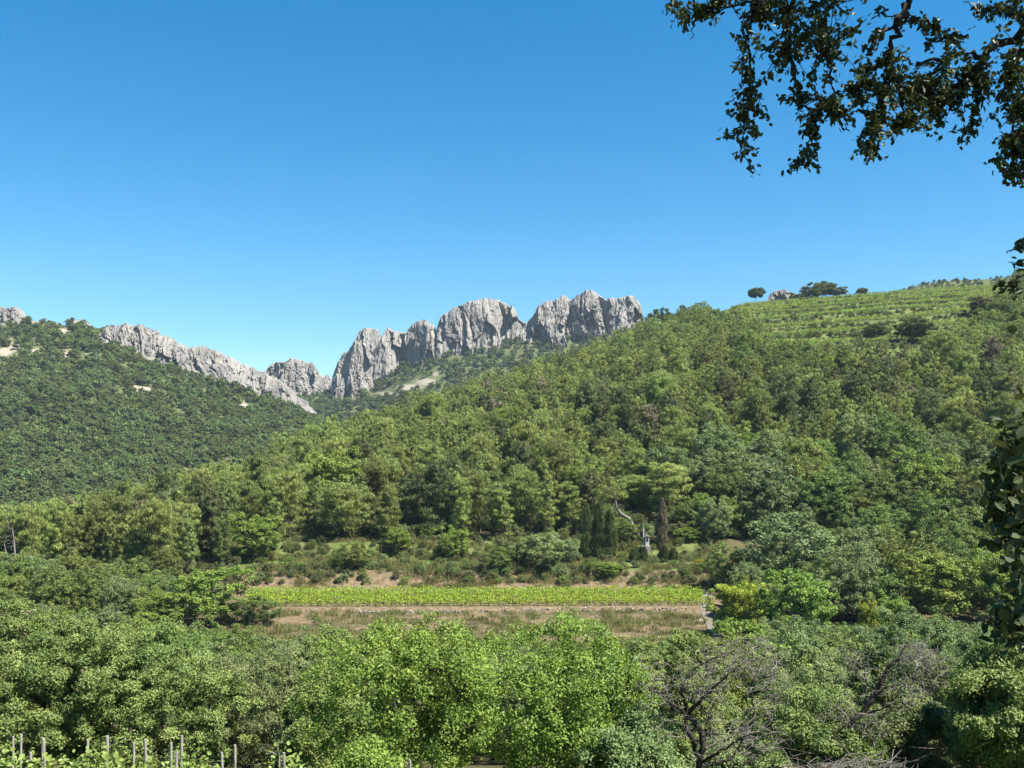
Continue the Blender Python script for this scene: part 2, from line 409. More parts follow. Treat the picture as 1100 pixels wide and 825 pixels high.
samp_left = fan("mountain", [-500, -200, 0, 35, 60, 100, 130, 150, 200, 240, 280, 310, 345, 400, 460], [300, 320, 346, 345, 348, 356, 364, 374, 392, 405, 423, 437, 457, 500, 540],
                [900, 880, 850, 850, 850, 850, 850, 845, 840, 835, 825, 815, 800, 780, 760], 400, 596,
                "steep left mountain covered in dark green woodland with pale bare patches", M['hill'], 15, pale_left, (-330, 460))
def pale_back(px, py, X, D):
    return blobs(px, py, [(458, 410, 14, 4, .8), (440, 416, 16, 4, .8), (415, 423, 16, 3.2, .7), (468, 402, 6, 4, .6), (400, 412, 3, 2, .5), (560, 392, 8, 2, .3)])
samp_back = fan("far_slope", [200, 280, 345, 400, 430, 470, 520, 580, 640, 700, 800, 950], [440, 428, 424, 412, 395, 380, 369, 361, 357, 356, 352, 350],
                [1150]*12, 640, 640, "dark green wooded slope under the jagged rock teeth", M['hill'], 14, pale_back, (230, 900))
samp_right = fan("far_hill", [800, 900, 935, 960, 985, 1010, 1040, 1060, 1090, 1150, 1400], [345, 330, 322, 315, 307, 302, 300.5, 300, 297, 290, 260],
                 [800]*11, 610, 345, "distant scrubby hilltop with pale rocks on the right skyline", M['hill'], 4, lambda px, py, X, D: .12+.5*fbm(X/10, D/14, o=3), (850, 1300), nD=50)

# ------------------------------------------------------------------ the rock teeth
def rock_fin(name, label, top, base, D, thick, seed, flute=(34, 11), big=1.0, lean=.0, res=.75, jag=1.0, rough=1.0):
    """a limestone wall: crest and foot given along its length, real thickness, vertical ribs and clefts"""
    top = np.array(top, float); base = np.array(base, float)
    x0, x1 = top[0, 0], top[-1, 0]
    n = int((x1-x0)/res*1.0)+8
    px = np.linspace(x0, x1, n)
    tp = np.interp(px, top[:, 0], top[:, 1]); bp = np.interp(px, base[:, 0], base[:, 1])+6+thick*.42*F/D
    m = max(26, int(np.max(bp-tp)/res*.9))
    h = np.concatenate([np.linspace(0, 1, m)**.85, 1-np.linspace(.04, 1, m//2)])      # up the front, down the back
    back = np.concatenate([np.zeros(m), np.linspace(.04, 1, m//2)])
    Hh, PX = np.meshgrid(h, px, indexing='ij'); B = np.broadcast_to(back[:, None], PX.shape)
    s = F/D
    X = (PX-CX)/F*D
    zt = (HY-tp)/F*D; zb = (HY-bp)/F*D
    cx = X[0]
    zt = zt + jag*(2.6*fbm(cx/9+seed, cx*0+seed, o=4)+2.0*np.abs(noise(cx/5, cx*0+seed*2.1))+1.2*np.abs(noise(cx/2.6, cx*0+seed*3.1))-1.2)
    endw = np.minimum(sstep(0, .06, (px-x0)/(x1-x0)), sstep(0, .06, (x1-px)/(x1-x0)))
    zt = zb+(zt-zb)*(.8+.2*endw)
    Z = zb+(zt-zb)*Hh
    Y = D - thick*(1-Hh)**.8*np.where(B > 0, -1, 1)*(.5+.5*endw)
    wx = X+5*noise(X/30, Z/30, seed+0*X)+1.5*noise(X/7, Z/7, seed+0*X); wz = Z+6*noise(X/25+5, Z/25, seed+0*X)+2*noise(X/6, Z/6+8, seed+0*X)
    def facets(w, h, amp, grad, sd, shift=.0):
        gx = wx/w; gz = wz/h+.37*np.floor(gx)
        best = np.full(X.shape, 1e9); val = np.zeros(X.shape)
        for di in (-1, 0, 1):
            for dj in (-1, 0, 1):
                ci = np.floor(gx).astype(int)+di; cj = np.floor(gz).astype(int)+dj
                q = np.full(ci.shape, int(sd*10))
                jx = ci+.5+.42*_h(ci, cj, q); jz = cj+.5+.42*_h(ci, cj, q+1)
                dd = (gx-jx)**2+(gz-jz)**2
                v = amp*_h(ci, cj, q+2)+((gx-jx)*w)*grad*(_h(ci, cj, q+3)+shift)+((gz-jz)*h)*.25*grad*_h(ci, cj, q+4)
                m_ = dd < best; best = np.where(m_, dd, best); val = np.where(m_, v, val)
        return val
    d = big*(facets(flute[0], flute[0]*3.2, 6.5, .62, seed)+facets(flute[1], flute[1]*3.4, 3.2, .75, seed+7))
    d += rough*(facets(4.6, 13, 1.5, .95, seed+13)+facets(2.2, 5, .6, .9, seed+19)+2.0*fbm(X/9, Z/16, seed+Y/40, o=4))
    Y0 = Y.copy()
    Y = Y - d*np.where(B > 0, -.5, 1)*(1-.55*Hh**3)*(.3+.7*endw)
    X = X + rough*2.2*fbm(X/7, Z/9, seed*3+Y/30, o=3)*(1-.4*B) + lean*(Z-zb)
    V = np.stack([X, Y, Z], -1).reshape(-1, 3); nn, mm = PX.shape
    i = np.arange(nn-1)[:, None]*mm; j = np.arange(mm-1)[None, :]
    Q = np.stack([i+j, i+j+1, i+mm+j+1, i+mm+j], -1).reshape(-1, 4)
    o = link(name, mesh_np(name, V, Q, M['rock'], smooth=False))
    return tag(o, label, "rock formation", "jagged limestone teeth along the skyline", "structure")
rock_fin("rock_ridge", "small blunt grey limestone crag left of the rock teeth, in the notch", [(278, 404), (288, 393), (297, 388), (310, 385), (324, 385), (335, 390), (342, 398), (345, 405), (352, 402), (360, 411)],
         [(278, 415), (320, 417), (345, 419), (362, 419)], 1230, 26, 3.1)
rock_fin("rock_ridge", "tall split limestone tooth group with a dark left flank, leftmost of the jagged teeth", [(353, 414), (360, 398), (367, 381), (374, 378), (383, 364), (389, 354), (396, 352), (405, 353), (409, 362), (413, 356), (417, 351), (421, 354), (427, 357), (436, 356), (443, 347), (449, 343), (456, 342), (462, 349), (470, 353), (473, 356)],
         [(353, 421), (385, 416), (405, 408), (420, 400), (440, 392), (472, 379)], 1160, 34, 8.4, flute=(42, 14), big=1.35, rough=.7)
rock_fin("rock_ridge", "broad round-topped limestone wall in the middle of the jagged teeth", [(464, 362), (470, 350), (474, 339), (482, 336), (490, 331), (500, 327), (508, 323), (520, 321), (532, 322), (545, 325), (552, 332), (556, 340), (562, 345), (570, 347), (578, 352)],
         [(464, 383), (500, 374), (530, 367), (578, 360)], 1150, 30, 5.7, flute=(52, 15), big=1.0, rough=.75)
rock_fin("rock_ridge", "limestone tower cluster with vertical clefts, rightmost of the jagged teeth", [(557, 354), (563, 350), (569, 344), (575, 337), (578, 329), (586, 324), (597, 321), (608, 318), (614, 321), (620, 316), (630, 313), (640, 312), (647, 318), (652, 323), (657, 318), (663, 321), (670, 318), (680, 318), (687, 326), (691, 334), (693, 345), (696, 352)],
         [(557, 361), (600, 359), (640, 358), (696, 356)], 1150, 28, 12.3, flute=(26, 11), big=1.2)
rock_fin("rock_ridge", "long pale broken limestone rib slanting down the left mountain crest", [(106, 352), (113, 349), (124, 350), (140, 348), (150, 350), (163, 354), (176, 360), (190, 366), (205, 373), (214, 372), (225, 373), (238, 381), (252, 388), (268, 393), (282, 399), (296, 407), (310, 416), (322, 425), (334, 436), (343, 446), (348, 452)],
         [(106, 362), (125, 380), (150, 398), (175, 410), (200, 420), (230, 426), (262, 432), (290, 440), (320, 449), (348, 457)], 803, 25, 21.7, flute=(20, 7), big=.45, rough=1.0, jag=1.1)
rock_fin("rock_ridge", "low grey rock outcrop on the crest at the far left edge", [(-60, 333), (-20, 327), (0, 329), (12, 329), (22, 332), (30, 337), (38, 342)], [(-60, 350), (0, 347), (38, 346)], 846, 9, 30.2, flute=(16, 6), big=.4, jag=.6)
rock_fin("rock_ridge", "small pale rock hump on the left mountain crest", [(74, 349), (80, 344), (88, 342), (94, 346), (99, 351)], [(74, 353), (99, 355)], 846, 6, 33.9, flute=(14, 6), big=.3, jag=.4)
rock_fin("rock_ridge", "small grey rock knob showing between the ridge trees on the right", [(824, 322), (829, 316), (834, 312), (843, 311), (849, 313), (856, 317), (862, 322)], [(824, 330), (862, 330)], 700, 7, 37.1, flute=(12, 5), big=.3, jag=.5)
rock_fin("rock_ridge", "tiny pale rock tip poking over the ridge beside the skyline pines", [(748, 334), (753, 330), (760, 329), (768, 333)], [(748, 340), (768, 340)], 720, 5, 41.3, flute=(9, 4), big=.2, jag=.3)

# ------------------------------------------------------------------ the air: far things fade a little to blue
def haze_box():
    V = np.array([[x, y, z] for x in (-1500, 1500) for y in (-60, 1750) for z in (-330, 340)], float)
    Q = np.array([[0, 1, 3, 2], [4, 6, 7, 5], [0, 4, 5, 1], [2, 3, 7, 6], [0, 2, 6, 4], [1, 5, 7, 3]])
    m, nt, N, Lk = nodes("haze"); out = mk(N, "OutputMaterial"); pv = mk(N, "VolumePrincipled")
    pv.inputs["Color"].default_value = (.62, .80, 1.0, 1); pv.inputs["Density"].default_value = HAZE; pv.inputs["Anisotropy"].default_value = 0.0
    Lk.new(pv.outputs[0], out.inputs["Volume"])
    o = link("haze", mesh_np("haze", V, Q, m)); return tag(o, "thin bluish air that softens the far rocks and slopes", "haze", kind="stuff")
HAZE = 0.00006
haze_box()

# ------------------------------------------------------------------ tree builders
def pine_mesh(seed, h=9.5, R=2.3, tufts=54, tl=.46, tw=.075, mat='pine', bare=.22, far=False):
    """an Aleppo pine: leaning trunk, irregular whorls of limbs, clumps of upswept needle tufts, dry twigs low down"""
    r = np.random.default_rng(seed)
    n = 9; zz = np.linspace(0, h*.95, n)
    ben = r.normal(size=2)*.35
    trunk = np.stack([ben[0]*np.sin(zz/h*2.2)*zz/h*1.2, ben[1]*np.sin(zz/h*2.6)*zz/h*1.2, zz], 1)
    rad = .15*(1-zz/h*.85)*h/9.5
    lines = [(trunk, rad)]; C = []; S = []
    z = h*bare; dry = []
    while z < h*.985:
        f = (z-h*bare)/(h*(1-bare))
        env = R*(.55+.75*f)*(1 if f < .35 else 1)*np.sqrt(max(0, 1-((f-.36)/.66)**2))*(1.12-.3*f) if f > 0 else R*.5
        env = max(env, .25)
        k = r.integers(3, 6) if not far else 4
        a0 = r.uniform(0, 2*PI)
        for q in range(k):
            a = a0+q*2*PI/k+r.normal()*.35
            L = env*r.uniform(.6, 1.18)
            if f < .2 and r.random() < .55:
                L *= .8; p0 = np.array([np.interp(z, zz, trunk[:, 0]), np.interp(z, zz, trunk[:, 1]), z])
                dry.append((p0, a, L)); continue
            p0 = np.array([np.interp(z, zz, trunk[:, 0]), np.interp(z, zz, trunk[:, 1]), z])
            rise = .15+.55*f
            e = p0+np.array([math.cos(a)*L, math.sin(a)*L, L*rise+r.normal()*.15])
            mid = p0+(e-p0)*.5+np.array([0, 0, -.12*L])
            lines.append((np.stack([p0, mid, e]), np.array([.05, .035, .015])*h/9.5))
            nc = max(1, int(L/.36*(1 if not far else .6)))
            for c in range(nc):
                t = .35+.75*(c+r.random())/nc
                C.append(p0+(e-p0)*t+r.normal(size=3)*[.34, .34, .3]); S.append(r.uniform(.5, .9)*(1-.25*f))
        z += h*r.uniform(.045, .075)*(1 if not far else 1.25)
    C.append(trunk[-1]+[0, 0, h*.03]); S.append(.4)
    C = np.array(C); S = np.array(S)*R/2.3
    N = tufts*len(C)
    ci = np.repeat(np.arange(len(C)), tufts)
    d = rdir(N, r); d[:, 2] = d[:, 2]*.7+.25; d = norm(d)
    pos = C[ci]+d*(S[ci]*r.uniform(.35, 1.0, N))[:, None]*[1, 1, .72]
    ax = norm(rdir(N, r)*.6+[0, 0, .9])
    V, Q = leaves(pos, ax, d+np.array([0, 0, .25])+r.normal(size=(N, 3))*.22, tl*r.uniform(.7, 1.3, N), tw*r.uniform(.8, 1.3, N))
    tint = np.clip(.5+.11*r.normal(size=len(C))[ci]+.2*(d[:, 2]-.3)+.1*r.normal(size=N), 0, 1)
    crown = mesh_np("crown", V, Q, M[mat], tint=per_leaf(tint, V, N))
    TV, TQ = tubes(lines, 5)
    mi = np.zeros(len(TQ), int)
    dl = []
    for p0, a, L in dry:
        e = p0+np.array([math.cos(a)*L, math.sin(a)*L, L*r.uniform(-.15, .2)])
        dl.append((np.stack([p0, e]), np.array([.035, .008])))
        for q in range(9):
            b = p0+(e-p0)*r.uniform(.3, 1)
            dl.append((np.stack([b, b+r.normal(size=3)*[.3, .3, .22]]), np.array([.018, .006])))
    if dl:
        DV, DQ = tubes(dl, 3); TQ = np.concatenate([TQ, DQ+len(TV)]); TV = np.concatenate([TV, DV]); mi = np.concatenate([mi, np.ones(len(DQ), int)])
    tr = mesh_np("trunk", TV, TQ, [M['pinebark'], M['drytwig']], smooth=True, mat_idx=mi)
    return crown, tr, None

def broad_mesh(seed, h=6, R=2.6, nclump=70, per=140, L=.2, W=.11, mat='oak', bark='bark', clump=.62, z0=.06, flat=.85, fine=False, up=.35, trunks=1, limb=True, sides=5, open_=.0, lumps=5):
    """a broadleaf crown: lumpy envelope filled with leaf clumps hung on limbs that grow from the trunk"""
    r = np.random.default_rng(seed)
    # a few lobes make the outline uneven
    lob = rdir(lumps, r); lob[:, 2] = np.abs(lob[:, 2])*.8; lob = norm(lob); la = r.uniform(.12, .42, lumps)
    D = rdir(nclump, r); D[:, 2] = np.where(D[:, 2] < -.75, -D[:, 2]*.6, D[:, 2])
    D = norm(D)
    e = .78+(la[None]*np.exp(-(1-D@lob.T)*7)).sum(1)+r.normal(size=nclump)*.085
    rr = e*np.where(r.random(nclump) < .72, r.uniform(.82, 1.0, nclump), r.uniform(.35, .85, nclump))
    hc = h*(z0+(1-z0)*.46); hz = h*(1-z0)*.54*flat/.85
    C = D*rr[:, None]*[R, R, hz]+[0, 0, hc]
    C[:, 2] = np.maximum(C[:, 2], h*.05)
    S = clump*r.uniform(.65, 1.3, nclump)
    q_ = np.percentile(np.hypot(C[:, 0], C[:, 1])+S*.5, 94); C[:, :2] *= (R/q_)
    C[:, 2] *= h/np.percentile(C[:, 2]+S*.55, 97.5)
    N = per*nclump
    ci = np.repeat(np.arange(nclump), per)
    d = rdir(N, r); o = norm(D[ci]*[1, 1, 1]+[0, 0, .3])
    d = norm(d+o*.55)
    rad = r.uniform(0, 1, N)**.45
    pos = C[ci]+d*(S[ci]*rad)[:, None]*[1, 1, .75]
    if open_: pos += r.normal(size=(N, 3))*open_
    ax = norm(rdir(N, r)+d*.5+[0, 0, up-.35])
    nn = norm(d*.8+rdir(N, r)*.5+np.array([0, 0, .5]))
    V, Q = leaves(pos, ax, nn, L*r.uniform(.65, 1.25, N), W*r.uniform(.75, 1.2, N), fine=fine)
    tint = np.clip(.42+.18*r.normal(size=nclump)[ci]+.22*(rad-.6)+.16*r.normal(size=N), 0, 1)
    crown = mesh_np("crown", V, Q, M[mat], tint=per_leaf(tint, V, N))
    tr = None
    if limb:
        tl = []
        for q in range(trunks):
            a = r.uniform(0, 2*PI); sp = 0 if trunks == 1 else .25
            b = np.array([math.cos(a)*sp, math.sin(a)*sp, -.4])
            t = b+np.array([r.normal()*.12+math.cos(a)*sp*1.5, r.normal()*.12+math.sin(a)*sp*1.5, h*z0*1.3+.4])
            tl.append([b, (b+t)/2+r.normal(size=3)*.06, t])
        lines, _, _ = skeleton(tl, C, r, step=max(.25, h/18), tip=.010*h/6, power=2.2)
        TV, TQ = tubes(lines, sides)
        tr = mesh_np("trunk", TV, TQ, M[bark], smooth=True)
    return crown, tr, None

def cypress_mesh(seed, h=9, R=.95, mat='cypress', N=9000, L=.32, W=.10, gap=0.0):
    r = np.random.default_rng(seed)
    t = r.uniform(0, 1, N)**.9; a = r.uniform(0, 2*PI, N)
    prof = R*np.minimum(1, (t/.10+.2))*np.clip(1-((t-.25).clip(0)/.80)**2.2, 0.02, 1)**.75
    lump = 1+.42*noise(np.cos(a)*2.2+seed, np.sin(a)*2.2, t*h*.9)
    keep = noise(np.cos(a)*1.8+seed*3, np.sin(a)*1.8, t*h*.55) > -1+gap*1.6
    rr = prof*lump*r.uniform(.55, 1.0, N)**.5
    pos = np.stack([np.cos(a)*rr, np.sin(a)*rr, t*h*.98+.15], 1)[keep]; a = a[keep]; n = len(pos)
    o = np.stack([np.cos(a), np.sin(a), 0*a], 1)
    ax = norm(o*.45+[0, 0, 1]+r.normal(size=(n, 3))*.3)
    V, Q = leaves(pos, ax, o+r.normal(size=(n, 3))*.5, L*r.uniform(.7, 1.3, n), W*r.uniform(.8, 1.3, n))
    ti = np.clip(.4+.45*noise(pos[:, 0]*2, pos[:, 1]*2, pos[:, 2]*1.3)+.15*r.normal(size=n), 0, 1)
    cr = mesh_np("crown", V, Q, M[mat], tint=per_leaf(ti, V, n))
    TV, TQ = tubes([(np.array([[0, 0, -.3], [0, 0, h*.5], [0, 0, h*.93]]), np.array([.16, .1, .02]))], 6)
    return cr, mesh_np("trunk", TV, TQ, M['bark'], smooth=True), None

def put(kind, meshes, label, cat, loc, rz=0, sc=1, group=None, trunk_name="trunk"):
    o = thing(kind, label, cat, loc, rz, sc, group)
    cr, tr, dead = meshes
    c = bpy.data.objects.new("crown", cr); COL.objects.link(c); c.parent = o
    if tr is not None:
        t = bpy.data.objects.new(trunk_name, tr); COL.objects.link(t); t.parent = o
    if dead is not None:
        t = bpy.data.objects.new("dry_twigs", dead); COL.objects.link(t); t.parent = o
    return o

# stuff: many copies spread by geometry nodes on bare points
def proto_collection(name, meshes):
    c = bpy.data.collections.new(name)
    for i, me in enumerate(meshes):
        o = bpy.data.objects.new(f"{name}_{i}", me); c.objects.link(o)
    return c
def scatter(name, pts, sc, idx, coll, label, cat, seed=0, tilt=.06):
    r = np.random.default_rng(seed); n = len(pts)
    me = bpy.data.meshes.new(name); me.vertices.add(n); me.vertices.foreach_set("co", np.asarray(pts, np.float32).ravel())
    a = me.attributes.new("sc", 'FLOAT_VECTOR', 'POINT'); s = np.asarray(sc, np.float32)
    if s.ndim == 1: s = np.stack([s, s, s], 1)
    a.data.foreach_set("vector", np.ascontiguousarray(s).ravel())
    a = me.attributes.new("rot", 'FLOAT_VECTOR', 'POINT')
    a.data.foreach_set("vector", np.ascontiguousarray(np.stack([r.normal(size=n)*tilt, r.normal(size=n)*tilt, r.uniform(0, 2*PI, n)], 1), dtype=np.float32).ravel())
    a = me.attributes.new("pick", 'INT', 'POINT'); a.data.foreach_set("value", np.asarray(idx, np.int32))
    o = link(name, me)
    ng = bpy.data.node_groups.new(name, 'GeometryNodeTree')
    ng.interface.new_socket("Geometry", in_out='INPUT', socket_type='NodeSocketGeometry')
    ng.interface.new_socket("Geometry", in_out='OUTPUT', socket_type='NodeSocketGeometry')
    N = ng.nodes; Lk = ng.links
    gi = N.new("NodeGroupInput"); go = N.new("NodeGroupOutput"); ip = N.new("GeometryNodeInstanceOnPoints"); ci = N.new("GeometryNodeCollectionInfo")
    ci.inputs[0].default_value = coll; ci.inputs["Separate Children"].default_value = True; ci.inputs["Reset Children"].default_value = True
    ip.inputs["Pick Instance"].default_value = True
    def at(nm, ty):
        q = N.new("GeometryNodeInputNamedAttribute"); q.data_type = ty; q.inputs[0].default_value = nm; return q.outputs[0]
    Lk.new(gi.outputs[0], ip.inputs["Points"]); Lk.new(ci.outputs[0], ip.inputs["Instance"])
    Lk.new(at("sc", 'FLOAT_VECTOR'), ip.inputs["Scale"]); Lk.new(at("rot", 'FLOAT_VECTOR'), ip.inputs["Rotation"]); Lk.new(at("pick", 'INT'), ip.inputs["Instance Index"])
    Lk.new(ip.outputs[0], go.inputs[0])
    md = o.modifiers.new("scatter", 'NODES'); md.node_group = ng
    return tag(o, label, cat, kind="stuff")

# ------------------------------------------------------------------ kinds of tree
PINES = [pine_mesh(100+i, h=9.5, R=[1.9, 2.3, 1.35, 2.6, 1.25, 2.0, 1.6, 2.2, 1.8][i], bare=[.08, .13, .05, .17, .05, .12, .06, .12, .1][i], mat=(['pine']*6+['pine_dark']*2+['pine_dry'])[i]) for i in range(9)]
PINE_H = 9.9
FAR_PINES = [pine_mesh(200+i, h=9.5, R=[1.9, 2.3, 1.35, 2.05, 1.6, 2.1, 1.7][i], tufts=30, tl=.55, tw=.14, bare=.06, far=True, mat=(['pine']*4+['pine_dark']*2+['pine_dry'])[i]) for i in range(7)]
OAKS = [broad_mesh(300+i, h=6, R=[2.7, 2.9, 2.5, 3.1, 2.6][i], nclump=190, per=75, L=.19, W=.11, clump=.42, lumps=9, mat=['oak', 'oak', 'oak', 'oak_blue', 'oak_blue'][i], limb=True) for i in range(5)]
MIDS = [broad_mesh(320+i, h=6, R=[2.7, 2.9, 2.6, 2.8][i], nclump=280, per=95, L=.125, W=.07, clump=.36, lumps=10, mat=['oak', 'oak_blue', 'oak', 'oak_blue'][i]) for i in range(4)]
BRIGHTS = [broad_mesh(340+i, h=6, R=2.7, nclump=180, per=75, L=.20, W=.12, clump=.42, lumps=9, mat=['bright', 'bright', 'lime'][i]) for i in range(3)]
SCRUBS = [broad_mesh(360+i, h=2, R=1.25, nclump=70, per=60, L=.13, W=.075, mat=['scrub', 'oak', 'oak_blue', 'scrub'][i], clump=.26, z0=.04, limb=False) for i in range(4)]

taken = []    # px-space-free list of (x, y, r) already planted by hand
def ground_at(x, y): return float(H(np.array([x]), np.array([y]))[0])
def plant(kind, protos, k, px, base_py, top_py, w, D, label, cat, group=None, ph=6.0, pw=5.6, rz=None, z=None):
    """a tree at distance D whose crown spans the given width and height; its foot stands on the ground"""
    x = (px-CX)/F*D; g = ground_at(x, D) if z is None else z
    top = (HY-top_py)/F*D
    h = max(top-g, 1.0); wd = w/F*D
    r = np.random.default_rng(int(px*7+D*13))
    o = put(kind, protos[k % len(protos)], label, cat, (x, D, g-.05), r.uniform(0, 2*PI) if rz is None else rz, 1, group)
    o.scale = (wd/pw, wd/pw, h/ph)
    taken.append((x, D, wd/2))
    return o
G_FRONT = "pines along the front edge of the forest"
# broad trees and shrubs picked out one by one
for a in [
    ("broadleaf_tree", BRIGHTS, 0, 220, 0, 611, 88, 127, "bright green round-crowned tree at the left end of the vineyard strip", "tree"),
    ("broadleaf_tree", BRIGHTS, 1, 172, 0, 634, 62, 124, "low yellow-green tree just left of the round tree beside the vineyard", "tree"),
    ("broadleaf_tree", OAKS, 0, 138, 0, 603, 62, 136, "dark green domed tree with deep shade on its right, left of the vineyard", "tree"),
    ("shrub", OAKS, 1, 277, 0, 640, 56, 127.5, "dark round shrub hiding the left end of the vineyard strip", "shrub"),
    ("shrub", SCRUBS, 1, 341, 0, 652, 20, 128, "small dark bush alone on the bare brown soil below the vines", "shrub"),
    ("broadleaf_tree", BRIGHTS, 1, 276, 0, 553, 62, 163, "fresh green broadleaf tree standing against the dark pines, left of the terraces", "tree"),
    ("shrub", SCRUBS, 1, 317, 0, 600, 32, 156.5, "dark bush on the bank above the left part of the vines", "shrub"),
    ("shrub", SCRUBS, 3, 272, 0, 602, 30, 157, "olive bush at the left end of the bank above the vines", "shrub"),
    ("shrub", OAKS, 2, 380, 0, 583, 48, 157, "wide dull green shrub spreading over the bank left of the pale steps", "shrub"),
    ("shrub", SCRUBS, 0, 412, 0, 592, 34, 157, "olive scrub bush at the right of the wide bank shrub", "shrub"),
    ("broadleaf_tree", BRIGHTS, 0, 428, 0, 567, 36, 166, "thin bright green sapling with flat tiers in front of the pines", "tree"),
    ("shrub", SCRUBS, 2, 461, 0, 608, 18, 155, "small round grey-green bush right of the pale steps on the bank", "shrub"),
    ("broadleaf_tree", BRIGHTS, 1, 489, 0, 567, 38, 164, "light green young tree on the upper terrace below the pines", "tree"),
    ("shrub", SCRUBS, 3, 508, 0, 590, 30, 156.5, "yellowish bush on the bank between two greener shrubs", "shrub"),
    ("shrub", OAKS, 0, 541, 0, 588, 46, 157, "mid green domed shrub over the middle of the vines", "shrub"),
    ("broadleaf_tree", OAKS, 4, 578, 0, 574, 62, 157.5, "largest grey-green shrub overhanging the middle of the vineyard bank", "tree"),
    ("shrub", OAKS, 3, 608, 0, 580, 30, 160, "pale olive bush left of the cypress trio", "shrub"),
    ("shrub", SCRUBS, 0, 622, 0, 601, 26, 156.5, "low olive bush in front of the cypress trio", "shrub"),
    ("shrub", BRIGHTS, 0, 654, 0, 604, 36, 154.5, "bright green round bush at the foot of the cypress trio", "shrub"),
    ("shrub", SCRUBS, 1, 691, 0, 611, 15, 154, "small upright bush casting a shadow on the right part of the bank", "shrub"),
    ("shrub", OAKS, 1, 672, 0, 557, 40, 170, "dark rounded shrub between the cypress trio and the white shrine", "shrub"),
    ("shrub", SCRUBS, 3, 668, 0, 594, 26, 159, "sunlit grassy bush in front of the white shrine", "shrub"),
    ("broom_bush", [broad_mesh(371, h=2, R=1.3, nclump=40, per=110, L=.16, W=.07, mat='broom', clump=.32, z0=.05, limb=False)], 0, 754, 0, 588, 42, 160, "yellow flowering broom bush at the right end of the terraces", "shrub"),
    ("shrub", SCRUBS, 2, 737, 0, 602, 40, 158, "grey-green bush below the yellow broom", "shrub"),
    ("shrub", OAKS, 2, 760, 0, 604, 34, 157, "dark shrub under the right side of the yellow broom", "shrub"),
    ("broadleaf_tree", BRIGHTS, 0, 738, 0, 566, 38, 170, "light green young tree right of the dry brown cypress", "tree"),
    ("broadleaf_tree", BRIGHTS, 2, 797, 0, 626, 66, 120, "yellow-green leafy tree right of the gravel path by the vines", "tree"),
    ("broadleaf_tree", BRIGHTS, 0, 862, 0, 615, 92, 112, "tall mid-green tree with tiered pale clumps right of the yellow-green tree", "tree"),
    ("broadleaf_tree", OAKS, 4, 846, 0, 556, 120, 146, "big grey-green domed tree behind the tiered tree", "tree"),
    ("broadleaf_tree", OAKS, 3, 915, 0, 590, 62, 128, "slender grey-green tree between the big dome and the dark hollow", "tree"),
    ("broadleaf_tree", BRIGHTS, 1, 955, 0, 640, 50, 113, "bushy green sapling beside the dry grass, with yellow tips", "tree"),
    ("broadleaf_tree", BRIGHTS, 2, 934, 0, 646, 22, 112, "small yellow-leaved shrub beside the green sapling", "shrub"),
    ("broadleaf_tree", BRIGHTS, 0, 1010, 0, 594, 92, 128, "broad bright-crowned tree with a dark hollow beneath, at the right", "tree"),
    ("broadleaf_tree", BRIGHTS, 1, 1064, 0, 590, 70, 128, "bright green tree at the far right above the dry meadow", "tree"),
    ("broadleaf_tree", OAKS, 0, 975, 0, 575, 70, 138, "dark green tree behind the shaded hollow on the right", "tree"),
    ("broadleaf_tree", OAKS, 2, 1000, 0, 535, 74, 156, "tall dark oak above the bright-crowned tree on the right", "tree"),
    ("broadleaf_tree", OAKS, 1, 938, 0, 545, 66, 158, "dark oak above and left of the shaded hollow", "tree"),
    ("broadleaf_tree", OAKS, 2, 1060, 0, 545, 76, 158, "dark oak at the far right above the bright trees", "tree"),
    ("broadleaf_tree", OAKS, 1, 72, 0, 600, 84, 138, "wide dark green crown low on the left, left of the domed tree", "tree"),
    ("broadleaf_tree", OAKS, 3, 22, 0, 598, 70, 142, "grey-green crown at the left edge below the pale bare tree", "tree"),
    ("broadleaf_tree", OAKS, 2, 178, 0, 590, 46, 150, "dark tree behind the yellow-green tree, at the foot of the pines", "tree"),
    ("broadleaf_tree", BRIGHTS, 2, 758, 0, 507, 48, 206, "light yellow-green clump of low trees in the wood above the yellow broom", "tree"),
    ("broadleaf_tree", BRIGHTS, 1, 772, 0, 530, 40, 190, "fresh green bush-like tree below the light yellow-green clump", "tree"),
    ("broadleaf_tree", OAKS, 0, 783, 0, 586, 50, 150, "dark green tree shading the right end of the vineyard strip", "tree"),
]: plant(*a)
plant("pine_tree", PINES, 1, 716, 0, 497, 52, 182, "tall olive pine towering behind the dry brown cypress", "pine tree", ph=PINE_H, pw=4.8)
plant("pine_tree", PINES, 3, 690, 0, 512, 46, 186, "dusty pine behind the white shrine, between leaning pine and dry cypress", "pine tree", ph=PINE_H, pw=5)

# the trio of cypresses, the dry one and the four young ones on the shrine terrace
for i, (px, tp, bp, w, lab, g) in enumerate([
    (630, 541, 603, 13, "half-browned slim cypress, left one of the trio above the vines", .25),
    (644, 540, 605, 15.5, "dark dense cypress, middle and tallest of the trio above the vines", 0),
    (655, 549, 605, 15, "dark green cypress, right one of the trio above the vines", .05)]):
    D = 164.5; x = (px-CX)/F*D; g0 = ground_at(x, D); h = (HY-tp)/F*D-g0
    put("cypress_tree", cypress_mesh(40+i, h=h, R=w/F*D*.52, gap=g), lab, "cypress", (x, D, g0), 0, 1, "three cypresses above the vines")
x = (711-CX)/F*167.5
put("cypress_tree", cypress_mesh(47, h=(HY-535)/F*167.5-ground_at(x, 167.5), R=.86, mat='drycypress', gap=.12), "dead cypress with dry brown foliage, right of the white shrine", "cypress", (x, 167.5, ground_at(x, 167.5)))
